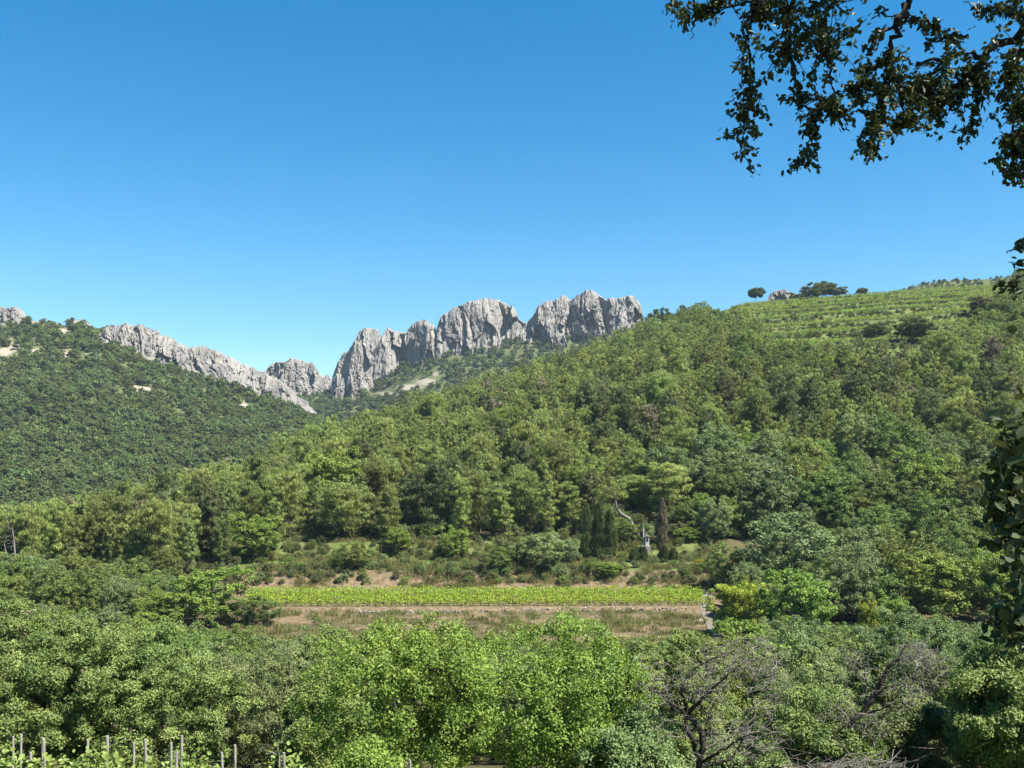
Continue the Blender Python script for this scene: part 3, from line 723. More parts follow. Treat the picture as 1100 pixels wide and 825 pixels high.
for i, (px, tp, w, lab) in enumerate([(681, 590, 9, "small dark young cypress left of the white shrine"), (691.5, 588, 8, "young cypress straight in front of the white shrine"), (713, 587, 10, "young dark cypress at the foot of the dead cypress"), (723, 590, 9, "young dark cypress just right of the dead cypress")]):
    D = 162.0; x = (px-CX)/F*D; g0 = ground_at(x, D)
    put("cypress_tree", cypress_mesh(60+i, h=(HY-tp)/F*D-g0, R=w/F*D*.5, N=2500), lab, "cypress", (x, D, g0), 0, 1, "young cypresses by the shrine")

# leaning pine with its pale bent trunk
D = 172.0; pts = np.array([P(688, 574, D), P(676, 557, D), P(667, 552, D), P(662, 545, D), P(661, 538, D), P(660, 528, D)])
pts[0, 2] = ground_at(pts[0, 0], D)-.2
lp = thing("pine_tree", "leaning pine with a pale bare curved trunk above the dark rounded shrub", "pine tree", tuple(pts[0]))
tv, tq = tubes([(pts-pts[0], np.array([.3, .27, .25, .23, .2, .12]))], 7)
link("trunk", mesh_np("trunk", tv, tq, M['palebark'], smooth=True), lp)
cr = broad_mesh(77, h=5.2, R=3.0, nclump=55, per=110, L=.34, W=.085, mat='pine', clump=.62, z0=.12, limb=False, up=.7)[0]
link("crown", cr, lp, tuple(pts[4]-pts[0]+np.array([-.5, 0, -1.2])))
taken.append((pts[0, 0], D, 2.5))

# the front row of pines, each picked out by its place along the terrace
front = [(292, 512, 34, 171), (312, 505, 38, 172.5), (338, 512, 32, 175), (363, 522, 44, 171), (390, 518, 36, 175), (415, 522, 30, 171), (436, 510, 36, 175), (468, 497, 44, 173), (494, 512, 28, 172), (516, 505, 36, 176), (540, 517, 44, 172), (566, 508, 38, 176), (588, 512, 42, 172.5), (612, 518, 36, 176), (632, 505, 40, 178)]
DESC = ["slim", "broad", "short", "wide-crowned", "loose-crowned", "narrow", "tall", "tallest", "thin", "upright", "full-skirted", "dusky", "dense", "round-topped", "high-crowned"]
for i, (px, tp, w, D) in enumerate(front):
    nm = ["leftmost", "second", "third", "fourth", "fifth", "sixth", "seventh", "eighth", "ninth", "tenth", "eleventh", "twelfth", "thirteenth", "fourteenth", "rightmost"][i]
    if nm not in ("leftmost", "rightmost"): nm += " from the left"
    plant("pine_tree", PINES[:8], i, px, 0, tp, w*1.1, D, f"{DESC[i]} pine in the front row behind the grassy terrace, {nm}", "pine tree", G_FRONT, ph=PINE_H, pw=5.0)

# trees standing on the skyline of the right-hand ridge
def dist_at(px, py, lo=250, hi=600):
    y = np.arange(lo, hi, .5); x = (px-CX)/F*y; q = HY-F*H(x, y)/y
    return float(y[np.argmin(np.abs(q-py))])
UMB = [broad_mesh(380+i, h=6, R=2.9, nclump=90, per=110, L=.4, W=.16, mat='pine_far', clump=.75, z0=[.42, .12, .1][i], flat=.8) for i in range(3)]
for a in [
    (0, 812, 309, 19, 538, "umbrella-shaped dark pine alone on the skyline, its trunk bare"),
    (1, 871, 305, 24, 548, "left crown of the dark pine clump on the ridge skyline"),
    (2, 887, 302, 30, 552, "middle and tallest crown of the dark pine clump on the ridge skyline"),
    (1, 902, 308, 17, 552, "right crown of the dark pine clump on the ridge skyline"),
    (2, 927, 309, 14, 556, "small rounded dark tree alone on the skyline right of the pine clump"),
    (1, 855, 316, 18, 540, "low dark tree left of the pine clump on the ridge"),
    (2, 868, 322, 14, 532, "dark bush just below the pine clump on the ridge"),
    (1, 702, 333, 16, 498, "dark pine at the ridge top right beside the rock towers"),
    (2, 716, 332, 18, 505, "second dark pine right of the rock towers on the ridge top"),
    (1, 735, 328, 10, 520, "pointed dark tree on the ridge between rock towers and umbrella pine"),
    (2, 979, 343, 46, dist_at(979, 366), "long dark thicket tree among the high vineyard terraces"),
    (1, 940, 347, 28, dist_at(940, 366), "dark rounded tree on the high vineyard terraces, left of the thicket"),
    (1, 1062, 318, 40, dist_at(1062, 342), "big dark tree at the right border of the high terraces"),
    (2, 1085, 308, 30, dist_at(1085, 328), "dark tree at the right end of the high terraces near the skyline"),
]:
    plant("ridge_tree", UMB, a[0], a[1], 0, a[2], a[3], a[4], a[5], "tree", "dark trees on the right-hand ridge", ph=6, pw=6.0)

# ------------------------------------------------------------------ the pine forest on the slope
r = np.random.default_rng(5)
cand = []
D = 155.0
while D < 620:
    s = 3.7+.0022*(D-170)
    x = np.arange(-.60*D, .62*D, s); x = x+r.normal(size=len(x))*s*.3
    y = D+r.normal(size=len(x))*s*.3
    cand.append(np.stack([x, y], 1)); D += s*.92
cand = np.concatenate(cand)
X, Y = cand[:, 0], cand[:, 1]
Z = H(X, Y); px = CX+F*X/Y; py = HY-F*Z/Y
Dr = np.interp(px, RIDGE[:, 0], RIDGE[:, 2])
ok = (Y < Dr+5)*(px > -60)*(px < 1160)*((Y > 170)+(px < 242))
fm = field_mask(px, py)
ok *= (fm < .3)
ok *= ~((px > 700)*(py < 330)*(px < 1090))
nz = fbm(X/30, Y/30, o=3)
decid = (px > 735)*(py > 512+18*nz) | (px > 690)*(px < 780)*(py > 530)
darko = ((px > 790)*(px < 915)*(py > 386)*(py < 418)) | ((px > 688)*(px < 790)*(py < 374)) | ((px > 1040)*(py < 380))
tk = np.array(taken)
dist = np.full(len(X), 99.0)
for (tx, ty, tr_) in taken: dist = np.minimum(dist, np.hypot(X-tx, Y-ty)-tr_*.75)
ok *= dist > .9
ok *= ~((px > 640)*(px < 735)*(Y < 186))
ok *= ~((px > 255)*(px < 650)*(Y < 176))
rnd = r.random(len(X)); ok *= (r.random(len(X)) > .09)
kindv = np.where(decid, 1, np.where(darko, 2, 0))
kindv = np.where((kindv == 0)*(rnd < .05+.08*(px < 300)), 3, kindv)         # broadleaf trees mixed into the pines
kindv = np.where((kindv == 1)*(rnd < .10), 4, kindv)
sel = np.where(ok)[0]
hgt = np.interp(Y, [170, 230, 330, 600], [9.8, 8.6, 7.6, 6.6])*(1+.24*r.normal(size=len(X))).clip(.55, 1.6)
cap = (HY-np.interp(px, [-60, 0, 110, 200, 250, 300], [552, 546, 530, 508, 488, 466]))/F*Y-Z
hgt = np.where(px < 300, np.maximum(np.minimum(hgt, cap*r.uniform(.8, 1.0, len(X))), 2.4), hgt)
app = hgt/Y
pin = sel[kindv[sel] == 0]
pin = pin[np.argsort(-app[pin])]
NEAR_P = 270
def zone(px, py):
    v = "high on the ridge" if py < 400 else "halfway up the slope" if py < 480 else "low on the slope"
    h = "left of the vineyard" if px < 260 else "above the vineyard" if px < 720 else "right of the cypresses"
    return v, h
patch = fbm(X/28+3, Y/28, o=3)
def pick_pine(i):
    u = r.random()
    if u < .035: return 8
    if u < .16+.9*max(0, patch[i]): return 6+int(r.integers(2))
    return int(r.integers(6))
for q, i in enumerate(pin[:NEAR_P]):
    v, hh = zone(px[i], py[i])
    pk = pick_pine(i)
    put("pine_tree", PINES[pk], f"{['olive-green', 'dark green', 'dry greyish'][0 if pk < 6 else 1 if pk < 8 else 2]} pine packed among its like {v}, {hh}", "pine tree", (X[i], Y[i], Z[i]-.1), r.uniform(0, 6.28), hgt[i]/PINE_H*np.array([1, 1, 1])*(1+.08*r.normal()), f"{'dry' if pk == 8 else 'dark' if pk > 5 else 'olive'} forest pines {v} {hh}")
rest = pin[NEAR_P:]
pc = proto_collection("pine_kinds", [m for t in FAR_PINES for m in (t[0],)])
pc.name = 'pine_kinds'
pts = np.stack([X, Y, Z-.2], 1)
scatter("pine_forest", pts[rest], hgt[rest]/PINE_H*1.08, np.array([[0, 1, 2, 3, 1, 3, 4, 5, 6][pick_pine(i)] for i in rest]), pc, "dense olive-green pine forest covering the slope up to the ridge", "forest", 1)
oc = proto_collection("oak_kinds", [OAKS[i][0] for i in range(5)]+[BRIGHTS[0][0]])
dk = sel[kindv[sel] == 2]
scatter("oak_wood", pts[dk], hgt[dk]/6*np.array([.95])*r.uniform(.75, 1.1, len(dk)), r.integers(0, 3, len(dk)), oc, "dark evergreen oaks in patches near the ridge", "wood", 2)
bl = sel[np.isin(kindv[sel], (1, 3, 4))]
bl = bl[np.argsort(-app[bl])]
LEAFY = ["dark green", "fresh green", "grey-green"]
for q, i in enumerate(bl[:55]):
    k = int(r.integers(5)); pr = OAKS
    col = "dark green" if k < 3 else "grey-green"
    if kindv[i] == 4 or (kindv[i] == 3 and rnd[i] < .04): pr = BRIGHTS; k = int(r.integers(2)); col = "fresh green"
    v, hh = zone(px[i], py[i])
    s = hgt[i]/6*r.uniform(.65, .95)
    put("broadleaf_tree", pr[k], f"{col} broadleaf tree growing among others {v}, {hh}", "tree", (X[i], Y[i], Z[i]-.15), r.uniform(0, 6.28), (s*1.05, s*1.05, s), f"{col} broadleaf trees {v} {hh}")
rb = bl[55:]
if len(rb): scatter("broadleaf_wood", pts[rb], hgt[rb]/6*.8, r.integers(0, 6, len(rb)), oc, "broadleaf trees mixed into the far part of the forest", "wood", 3)
print("pines", len(pin), "dark", len(dk), "broad", len(bl))

# ------------------------------------------------------------------ the valley wood between the near trees and the terraces
allow = lambda p: np.interp(p, [-100, 0, 60, 110, 170, 235, 262, 300, 345, 400, 650, 690, 765, 800, 890, 1100], [620, 640, 648, 655, 668, 676, 680, 682, 692, 700, 698, 696, 690, 668, 670, 674])
allow2 = lambda p: np.interp(p, [-100, 0, 60, 110, 170, 235, 262, 785, 800, 900, 1100], [575, 588, 594, 602, 612, 628, 650, 640, 590, 560, 545])
cand = []
D = 46.0
while D < 168:
    s = 4.0+.012*(D-40)
    x = np.arange(-.58*D, .58*D, s); x = x+r.normal(size=len(x))*s*.28; y = D+r.normal(size=len(x))*s*.28
    cand.append(np.stack([x, y], 1)); D += s*.85
cand = np.concatenate(cand); X, Y = cand[:, 0], cand[:, 1]; Z = H(X, Y); px = CX+F*X/Y; py = HY-F*Z/Y
nv = 0; rows = []
for i in range(len(X)):
    strip = 250 < px[i] < 785
    if strip and Y[i] > 106: continue
    if px[i] > 905 and 108 < Y[i] < 128: continue
    if any(math.hypot(X[i]-a, Y[i]-b) < c*.8 for a, b, c in taken): continue
    h = r.uniform(4.8, 8.2) if Y[i] > 70 else r.uniform(3.6, 6.0)
    top = HY-F*(Z[i]+h)/Y[i]
    lim = (allow(px[i]) if Y[i] < 126 else allow2(px[i]))+r.uniform(0, 8)
    if top < lim:
        h = (HY-lim)/F*Y[i]-Z[i]
        if h < 1.3: continue
    rows.append((h, i))
rows.sort(key=lambda q: -q[0]/Y[q[1]])
more = []
for n_, (h, i) in enumerate(rows):
    big = Y[i] < 85
    pr = MIDS if big else OAKS
    k = int(r.integers(4 if big else 5)); col = "grey-green" if (k in (1, 3) if big else k > 2) else "dark green"
    if r.random() < .10: pr = BRIGHTS; k = int(r.integers(2)); col = "fresh green"
    w = max(h*r.uniform(.85, 1.1), 3.8)
    if n_ >= 200:
        more.append((X[i], Y[i], Z[i]-.1, w/5.6, w/5.6, h/6, k)); continue
    side = "on the left" if px[i] < 250 else "below the vineyard strip" if px[i] < 780 else "on the right"
    near = "nearer" if big else "farther"
    put("broadleaf_tree", pr[k], f"{col} tree crown in the {near} valley wood {side}", "tree", (X[i], Y[i], Z[i]-.1), r.uniform(0, 6.28), (w/5.6, w/5.6, h/6), f"{col} trees of the {near} valley wood {side}")
    nv += 1
more = np.array(more)
if len(more): scatter("valley_wood", more[:, :3], more[:, 3:6], np.minimum(more[:, 6].astype(int), 4), oc, "smaller broadleaf trees filling the valley wood", "wood", 4)
print("valley", nv)

# ------------------------------------------------------------------ woods on the far mountains: past counting
FARB = [broad_mesh(400+i, h=5, R=2.3, nclump=26, per=34, L=.62, W=.4, mat=['oak_far', 'pine_far', 'oak_far', 'pine_far'][i], clump=.75, z0=.08, limb=False)[0] for i in range(4)]
fc = proto_collection("far_tree_kinds", FARB)
def cover(name, samp, n, seed, label, lo=.2, size=(.5, 1.7), keep=lambda px, py: px > -40, thin=.0):
    r = np.random.default_rng(seed)
    x, d, z, pale, px, py = samp(n, r)
    dens = fbm(x/30, d/30, o=3)
    ok = (pale < lo+.12*r.normal(size=n))*keep(px, py)*(r.random(n) > thin-dens*.3)
    x, d, z = x[ok], d[ok], z[ok]; m = len(x)
    scatter(name, np.stack([x, d, z-.3], 1), r.uniform(*size, m)*(1+.2*dens[ok]), r.integers(0, 4, m)*(r.random(m) < .7), fc, label, "wood", seed)
    print(name, m)
cover("mountain_wood", samp_left, 17000, 21, "dark green wood spread over the left mountain face", keep=lambda px, py: (px > -30)*(px < 400)*(py < 575)*~((px > 106)*(px < 350)*(py < np.interp(px, [106, 125, 150, 175, 200, 230, 262, 290, 320, 348], [350, 364, 382, 394, 403, 410, 419, 430, 441, 451]))))
cover("slope_wood", samp_back, 11000, 22, "dark green wood on the slope under the rock teeth", keep=lambda px, py: (px > 285)*(px < 760)*(py < 470))
cover("hilltop_scrub", samp_right, 2600, 23, "scattered scrub on the distant hilltop at the right", lo=.5, size=(.3, .6), keep=lambda px, py: (px < 1130)*(py < 330))

# ------------------------------------------------------------------ the vineyard strip, its stones and the path
VX0, VX1 = (268-CX)/F*140, (751-CX)/F*140
def vine_row(name, pts, label, group, dens=46, hgt=1.15, wid=.5, L=.22, mat='vine', seed=0, gap=.1, z0=.25):
    r = np.random.default_rng(seed); pts = np.asarray(pts)
    seg = np.linalg.norm(np.diff(pts, axis=0), axis=1); cum = np.concatenate([[0], np.cumsum(seg)]); n = int(cum[-1]*dens)
    s = r.uniform(0, cum[-1], n)
    base = np.stack([np.interp(s, cum, pts[:, k]) for k in range(3)], 1)
    v = 1+.32*noise(s/.9+seed, s*0+seed*1.3); ok = noise(s/1.1+50, s*0+seed) > -1+gap*2; base, s, v = base[ok], s[ok], v[ok]; n = len(s)
    t = r.uniform(0, 1, n)**.8
    off = r.normal(size=(n, 2))*wid*.42*(1.1-.6*np.abs(t-.5))[:, None]
    pos = base+np.stack([off[:, 0], off[:, 1], z0+t*(hgt-z0)*v], 1)
    nn = norm(rdir(n, r)*.7+[0, -.2, .7]); ax = norm(rdir(n, r)+[0, 0, .25])
    V, Q = leaves(pos, ax, nn, L*r.uniform(.7, 1.3, n), L*.8*r.uniform(.7, 1.3, n))
    ti = np.clip(.15+.6*t+.2*r.normal(size=n), 0, 1)
    o = thing(name, label, "vine row", tuple(pts[0]), group=group)
    link("foliage", mesh_np("foliage", V-pts[0], Q, M[mat], tint=per_leaf(ti, V, n)), o)
    st = []
    for q in np.arange(.5, cum[-1], 1.1):
        b = np.array([np.interp(q, cum, pts[:, k]) for k in range(3)])-pts[0]
        st.append((np.stack([b-[0, 0, .1], b+[r.normal()*.06, r.normal()*.05, .35], b+[r.normal()*.1, 0, .65]]), np.array([.045, .035, .02])))
    tv, tq = tubes(st, 4); so = link("vine_stems", mesh_np("vine_stems", tv, tq, M['deadbark'], smooth=True), o); so['kind'] = "stuff"
    return o
ORD = ["nearest", "second nearest", "third nearest", "fourth", "fifth", "sixth", "farthest"]
for i, y in enumerate(np.linspace(136.2, 147.4, 7)):
    xs = np.linspace(-36.5+(y-136)*(-.12), 26.5+(y-136)*.10, 60)
    ys = y+.35*np.sin(xs/15)
    vine_row("vine_row", np.stack([xs, ys, H(xs, ys)], 1), f"bright green vine row in the vineyard strip, {ORD[i]} to the viewer", "vine rows of the vineyard strip", seed=70+i, dens=66, hgt=.95, wid=.75, gap=.03, z0=.08)
# low young vines on the lower plot
for i, y in enumerate([109.5, 112.5, 115.4]):
    for k, (a, b) in enumerate([(660, 762)] if i else [(668, 755)]):
        xs = np.linspace((a-CX)/F*y, (b-CX)/F*y, 16)
        vine_row("vine_row", np.stack([xs, xs*0+y, H(xs, xs*0+y)], 1), f"thin row of young vines on the stony lower plot, {['nearest', 'middle', 'farthest'][i]}", "young vine rows on the lower plot", seed=90+i, dens=22, hgt=.8, wid=.4, gap=.35)
xs = np.linspace((303-CX)/F*113, (372-CX)/F*113, 10)
vine_row("vine_row", np.stack([xs, xs*0+113, H(xs, xs*0+113)], 1), "sparse pale vine row at the left below the brown soil", "young vine rows on the lower plot", seed=97, dens=22, hgt=.9, wid=.5, gap=.3)

def pebble(r, s, sub=2):
    """an angular stone"""
    import bmesh
    bm = bmesh.new(); bmesh.ops.create_icosphere(bm, subdivisions=sub, radius=1)
    V = np.array([v.co[:] for v in bm.verts]); Q = np.array([[v.index for v in f.verts] for f in bm.faces]); bm.free()
    for q in range(7):
        n = rdir(1, r)[0]; c = r.uniform(.45, .8); d = V@n; V = V-np.maximum(d-c, 0)[:, None]*n
    V = V*(1+.06*r.normal(size=(len(V), 1)))
    return V*np.array(s)*[1, r.uniform(.6, 1), r.uniform(.5, .8)], Q
def stones(name, pts, sizes, seed):
    r = np.random.default_rng(seed); Vs = []; Qs = []; off = 0
    for p, s in zip(pts, sizes):
        V, Q = pebble(r, (s, s, s), 1); a = r.uniform(0, 6.28); R = np.array([[math.cos(a), -math.sin(a), 0], [math.sin(a), math.cos(a), 0], [0, 0, 1]])
        Vs.append(V@R.T+p); Qs.append(Q+off); off += len(V)
    return mesh_np(name, np.concatenate(Vs), np.concatenate(Qs), M['stone'])
r = np.random.default_rng(8)
n = 420; x = np.sort(r.uniform(-36.5, 27.5, n)); x = x[fbm(x/5, x*0+4) > -.28]; n = len(x)
y = 134.1+r.normal(size=n)*.12+.35*np.sin(x/15)
tag(link("dry_stone_wall", stones("dry_stone_wall", np.stack([x, y, H(x, y)+r.uniform(-.05, .30, n)], 1), r.uniform(.07, .19, n), 4)), "low pale dry stone edging below the front of the vineyard strip", "stone wall")
pp = []
for (qx, qy, D) in [(757, 653, 135), (751, 664, 128), (762, 652, 133), (716, 681, 112.3), (722, 684, 111.3), (733, 678, 113.5), (705, 676, 115.5), (741, 682, 112.5), (693, 678, 114.5), (727, 690, 109.5), (712, 687, 110.8), (688, 672, 116.5)]:
    pp.append((qx, D))
for i, (qx, D) in enumerate(pp):
    xx = (qx-CX)/F*D; V, Q = pebble(r, (r.uniform(.35, .8),)*3, 2)
    o = link("limestone_rock", mesh_np("limestone_rock", V, Q, M['stone']), None, (xx, D, ground_at(xx, D)+.1), r.uniform(0, 6))
    tag(o, ["pale rock at the right end of the vineyard wall", "pale rock on the gravel path below the vines", "whitish rock where the gravel path meets the vineyard"][i] if i < 3 else "pale limestone lump among the young vines of the stony plot", "rock", None if i < 3 else "pale rocks on the stony plot")
def drape(name, line, w, label):
    line = np.array(line); t = np.linspace(0, len(line)-1, 40); L = np.stack([np.interp(t, np.arange(len(line)), line[:, k]) for k in (0, 1)], 1)
    T = norm(np.gradient(L, axis=0)); Nn = np.stack([T[:, 1], -T[:, 0]], 1)
    o = np.linspace(-1, 1, 7)[:, None, None]; Wd = w*(1+.25*noise(t/3, t*0+3))[None, :, None]
    G = L[None]+Nn[None]*o*Wd
    Z = H(G[..., 0], G[..., 1])+.07
    return tag(link(name, grid_mesh(name, G[..., 0], G[..., 1], Z, M['path'], {})), label, "path", kind="structure")
def xy(px, D): return ((px-CX)/F*D, D)
drape("path", [xy(770, 118), xy(766, 124), xy(762, 130), xy(757, 135), xy(757, 141), xy(763, 148), xy(768, 154)], .75, "pale gravel track climbing past the right end of the vines")
drape("path", [xy(395, 160.5), xy(420, 158.8), xy(438, 159), xy(462, 160.5)], .45, "short pale track on the terrace above the vines")

# ------------------------------------------------------------------ the white shrine on the terrace
D = 165.0; sx = (693.5-CX)/F*D; g0 = ground_at(sx, D)
sh = thing("wayside_shrine", "small white wayside shrine with a pale post, between pines and dead cypress", "shrine", (sx, D, g0))
def box_mesh(name, boxes, mat, bev=.02):
    import bmesh
    bm = bmesh.new()
    for (cx_, cy_, cz_, a, b, c) in boxes:
        q = bmesh.ops.create_cube(bm, size=1)
        for v in q['verts']: v.co = Vector((v.co.x*a+cx_, v.co.y*b+cy_, v.co.z*c+cz_))
    bmesh.ops.bevel(bm, geom=bm.edges[:], offset=bev, segments=2, affect='EDGES')
    me = bpy.data.meshes.new(name); bm.to_mesh(me); bm.free(); me.materials.append(mat); return me
zt = (HY-571)/F*D-g0; zb = (HY-586)/F*D-g0
link("plinth", box_mesh("plinth", [(0, 0, zb/2, 1.5, 1.2, zb)], M['stone'], .05), sh)
link("pillar", box_mesh("pillar", [(.25, 0, zb+.75, .62, .55, 1.5)], M['plaster'], .03), sh)
def prism(name, w, d, z, h, mat):
    V = np.array([[-w, -d, z], [w, -d, z], [w, d, z], [-w, d, z], [0, -d, z+h], [0, d, z+h]]); me = bpy.data.meshes.new(name)
    me.from_pydata(V.tolist(), [], [(0, 1, 4), (2, 3, 5), (1, 2, 5, 4), (3, 0, 4, 5), (0, 3, 2, 1)]); me.materials.append(mat); return me
rf = link("roof", prism("roof", .42, .38, 0, .35, M['stone']), sh, (.25, 0, zb+1.503))
link("niche_shade", box_mesh("niche_shade", [(.25, -.276, zb+.95, .3, .06, .55)], M['deadbark'], .01), sh)  # raised dark slab; the shade of the hollow is in its colour
link("post", box_mesh("post", [(-.32, .1, (zb+zt)/2+.25, .2, .2, zt-zb+.4)], M['plaster'], .03), sh)

# ------------------------------------------------------------------ the high terraces: a vine row along every contour
r = np.random.default_rng(31)
k = 0
for ter in range(14, 26):
    for qf in (.04, .16, .28, .40, .52):
        D = (ter+qf)*23.0
        px_ = np.arange(738, 1092, 3.0); x = (px_-CX)/F*D
        yv = D-6*noise(x/60, x*0+3.3); x = (px_-CX)/F*yv; z = H(x, yv); py_ = HY-F*z/yv
        ok = (field_mask(px_, py_) > .6)*(yv < np.interp(px_, RIDGE[:, 0], RIDGE[:, 2])+2)
        idx = np.where(ok)[0]
        if len(idx) < 12: continue
        run = max(np.split(idx, np.where(np.diff(idx) > 3)[0]+1), key=len)
        if len(run) < 10: continue
        k += 1
        vine_row("vine_row", np.stack([x[run], yv[run], z[run]], 1), "green vine row following the contour of a high hillside terrace", "vine rows on the high terraces", dens=18, hgt=1.5, wid=1.4, L=.40, seed=200+k, mat=['bright', 'oak', 'bright', 'vine', 'oak_near'][k % 5], gap=.16)
print("high rows", k)
pts = []; scl = []
for D in np.arange(318, 566, 1.7):
    px_ = r.uniform(738, 1090, 120); x = (px_-CX)/F*D; z = H(x, x*0+D); py_ = HY-F*z/D
    q = (D+6*noise(x/60, x*0+3.3))/23.0 % 1
    ok = (field_mask(px_, py_) > .5)*((q > .66)*(q < .90)*(r.random(120) < .8) | (r.random(120) < .035))
    for a, c in zip(x[ok], z[ok]): pts.append((a, D, c-.1)); scl.append(r.uniform(.3, .72)*(1.6 if r.random() < .06 else 1))
sc_ = proto_collection("scrub_kinds", [m[0] for m in SCRUBS])
scatter("terrace_scrub", np.array(pts), np.array(scl), r.integers(0, 4, len(pts)), sc_, "scrubby bushes along the banks of the high terraces", "scrub", 41)

# ------------------------------------------------------------------ undergrowth and meadow grass
r = np.random.default_rng(32); n = 5200
D = r.uniform(150, 196, n); px_ = r.uniform(-20, 800, n); x = (px_-CX)/F*D; z = H(x, D)
bank = (D > 151.5)*(D < 156.5)*(px_ > 255)*(px_ < 770)*(r.random(n) < .75)*(fbm(x/4, D/3) > -.28)
step2 = (D > 163.5)*(D < 172)*(px_ > 245)*(px_ < 770)*(r.random(n) < .55)*(fbm(x/5, D/5) > -.2)
under = (D > 172)*(r.random(n) < .6)
left = (px_ < 255)*(D < 172)*(r.random(n) < .5)
terr = (D > 156.5)*(D < 163.5)*(px_ > 255)*(px_ < 770)*(r.random(n) < .3)
ok = (bank | step2 | under | left | terr)*((D > 152.6) | (px_ < 255))
scl = np.where(under, r.uniform(.5, 1.3, n), r.uniform(.25, .7, n))
scatter("undergrowth", np.stack([x, D, z-.08], 1)[ok], scl[ok], r.integers(0, 4, n)[ok], sc_, "low scrub along the banks and under the first pines", "scrub", 42)
r = np.random.default_rng(33)
def tuft(seed, n=70, h=.55, w=.05, sp=.35):
    r = np.random.default_rng(seed); b = np.stack([r.normal(size=n)*sp, r.normal(size=n)*sp, np.zeros(n)], 1)
    ax = norm(np.stack([r.normal(size=n)*.35, r.normal(size=n)*.35, np.ones(n)], 1)); L = h*r.uniform(.5, 1.2, n)
    V, Q = leaves(b+ax*L[:, None]/2, ax, rdir(n, r), L, w)
    return mesh_np("grass_tuft", V, Q, M['grass'], tint=per_leaf(r.random(n), V, n))
gc = proto_collection("grass_kinds", [tuft(i) for i in range(3)])
n = 15000; D = r.uniform(104, 172, n); px_ = r.uniform(240, 1100, n); x = (px_-CX)/F*D; z = H(x, D)
a1 = (px_ < 772)*(D > 151.2)*(D < 172)*(fbm(x/6, D/4) > -.25)
a2 = (px_ < 760)*(D > 118)*(D < 134)*(r.random(n) < .26)*(fbm(x/7, D/4) > -.1)
a3 = (px_ > 900)*(D > 110)*(D < 128)
a4 = (px_ < 775)*(D > 104)*(D < 117)*(r.random(n) < .5)
ok = a1 | a2 | a3 | a4
scatter("meadow_grass", np.stack([x, D, z], 1)[ok], r.uniform(.5, 1.5, n)[ok], r.integers(0, 3, n)[ok], gc, "dry and green grass on the terrace banks and meadow", "grass", 43, tilt=.1)

# ------------------------------------------------------------------ near trees on the slope below the viewpoint
def near_tree(kind, label, cat, px, top, D, w, seed, h=None, **kw):
    x = (px-CX)/F*D; g = ground_at(x, D); H_ = (HY-top)/F*D-g; R = w/F*D/2/1.08
    a = dict(nclump=330, per=250, L=.068, W=.038, clump=.27, lumps=14, mat='oak', z0=.08, fine=False, sides=6); a.update(kw)
    if a['mat'] == 'oak': a['mat'] = 'oak_near'
    return put(kind, broad_mesh(seed, h=H_/.97, R=R, **a), label, cat, (x, D, g-.05))
near_tree("oak_tree", "large leafy oak with twisted trunk in the bottom left corner, behind the vine posts", "oak tree", 45, 652, 26, 270, 501, nclump=480, per=290, L=.072, W=.042, lumps=16)
near_tree("oak_tree", "second oak from the left behind the vine posts, slightly lower and duller", "oak tree", 172, 688, 27, 190, 502, per=220, L=.075)
near_tree("oak_tree", "grey-green fine-leaved oak behind the right end of the vine posts", "oak tree", 285, 700, 29, 200, 503, mat='oak_blue', per=220, L=.07, W=.036)
near_tree("oak_tree", "dark oak filling the gap behind the grey-green oak and bright tree", "oak tree", 345, 684, 42, 150, 504, L=.1, W=.055)
near_tree("bright_tree", "bright green leafy tree in front of the vineyard, left of the two", "tree", 447, 680, 19, 215, 505, mat='bright', nclump=300, per=125, L=.066, W=.038, clump=.20, up=.1, trunks=3, lumps=16, open_=.06, z0=.12)
near_tree("bright_tree", "bright green leafy tree in front of the vineyard, right of the two", "tree", 597, 678, 20, 235, 506, mat='bright', nclump=330, per=125, L=.066, W=.038, clump=.21, up=.1, trunks=3, lumps=16, open_=.06, z0=.12)
near_tree("oak_tree", "dark green tree behind the upright dead tree", "oak tree", 722, 690, 38, 130, 507, L=.09, W=.05, mat='oak')
near_tree("oak_tree", "olive-green tree between the two dead trees", "oak tree", 850, 706, 30, 150, 508, L=.085, mat='oak_blue')
near_tree("bright_tree", "light green bushy tree behind the bent dead tree", "tree", 905, 700, 36, 130, 509, L=.1, W=.055, mat='oak')
near_tree("oak_tree", "pale olive oak right of the bent dead tree, under the hanging twigs", "oak tree", 1000, 672, 33, 170, 510, L=.08, mat='oak_blue')
near_tree("oak_tree", "sunlit oak in the bottom right corner with thick foliage", "oak tree", 1088, 690, 21, 150, 511, L=.075, W=.045, mat='oak', nclump=380)
near_tree("shrub", "low shrub beneath the upright dead tree at the bottom edge", "shrub", 690, 775, 19, 120, 512, L=.07, mat='oak_blue', nclump=180)
near_tree("shrub", "low shrub under the bent dead tree at the bottom edge", "shrub", 880, 745, 22, 150, 513, L=.07, mat='oak', nclump=230)
near_tree("shrub", "leafy shrub between the bent dead tree and the bottom right oak", "shrub", 975, 745, 23, 120, 514, L=.07, mat='oak_blue', nclump=200)
near_tree("shrub", "dull green shrub hiding the foot of the upright dead tree", "shrub", 790, 800, 21.5, 120, 517, L=.07, mat="oak_blue", nclump=160)
near_tree("shrub", "small bright shrub at the bottom edge below the left bright tree", "shrub", 390, 800, 17.5, 80, 515, L=.07, mat='bright', nclump=120)
near_tree("oak_tree", "shaded oak between left bright tree and the grey-green oak", "oak tree", 352, 730, 25, 110, 516, L=.075, mat='oak', nclump=230)

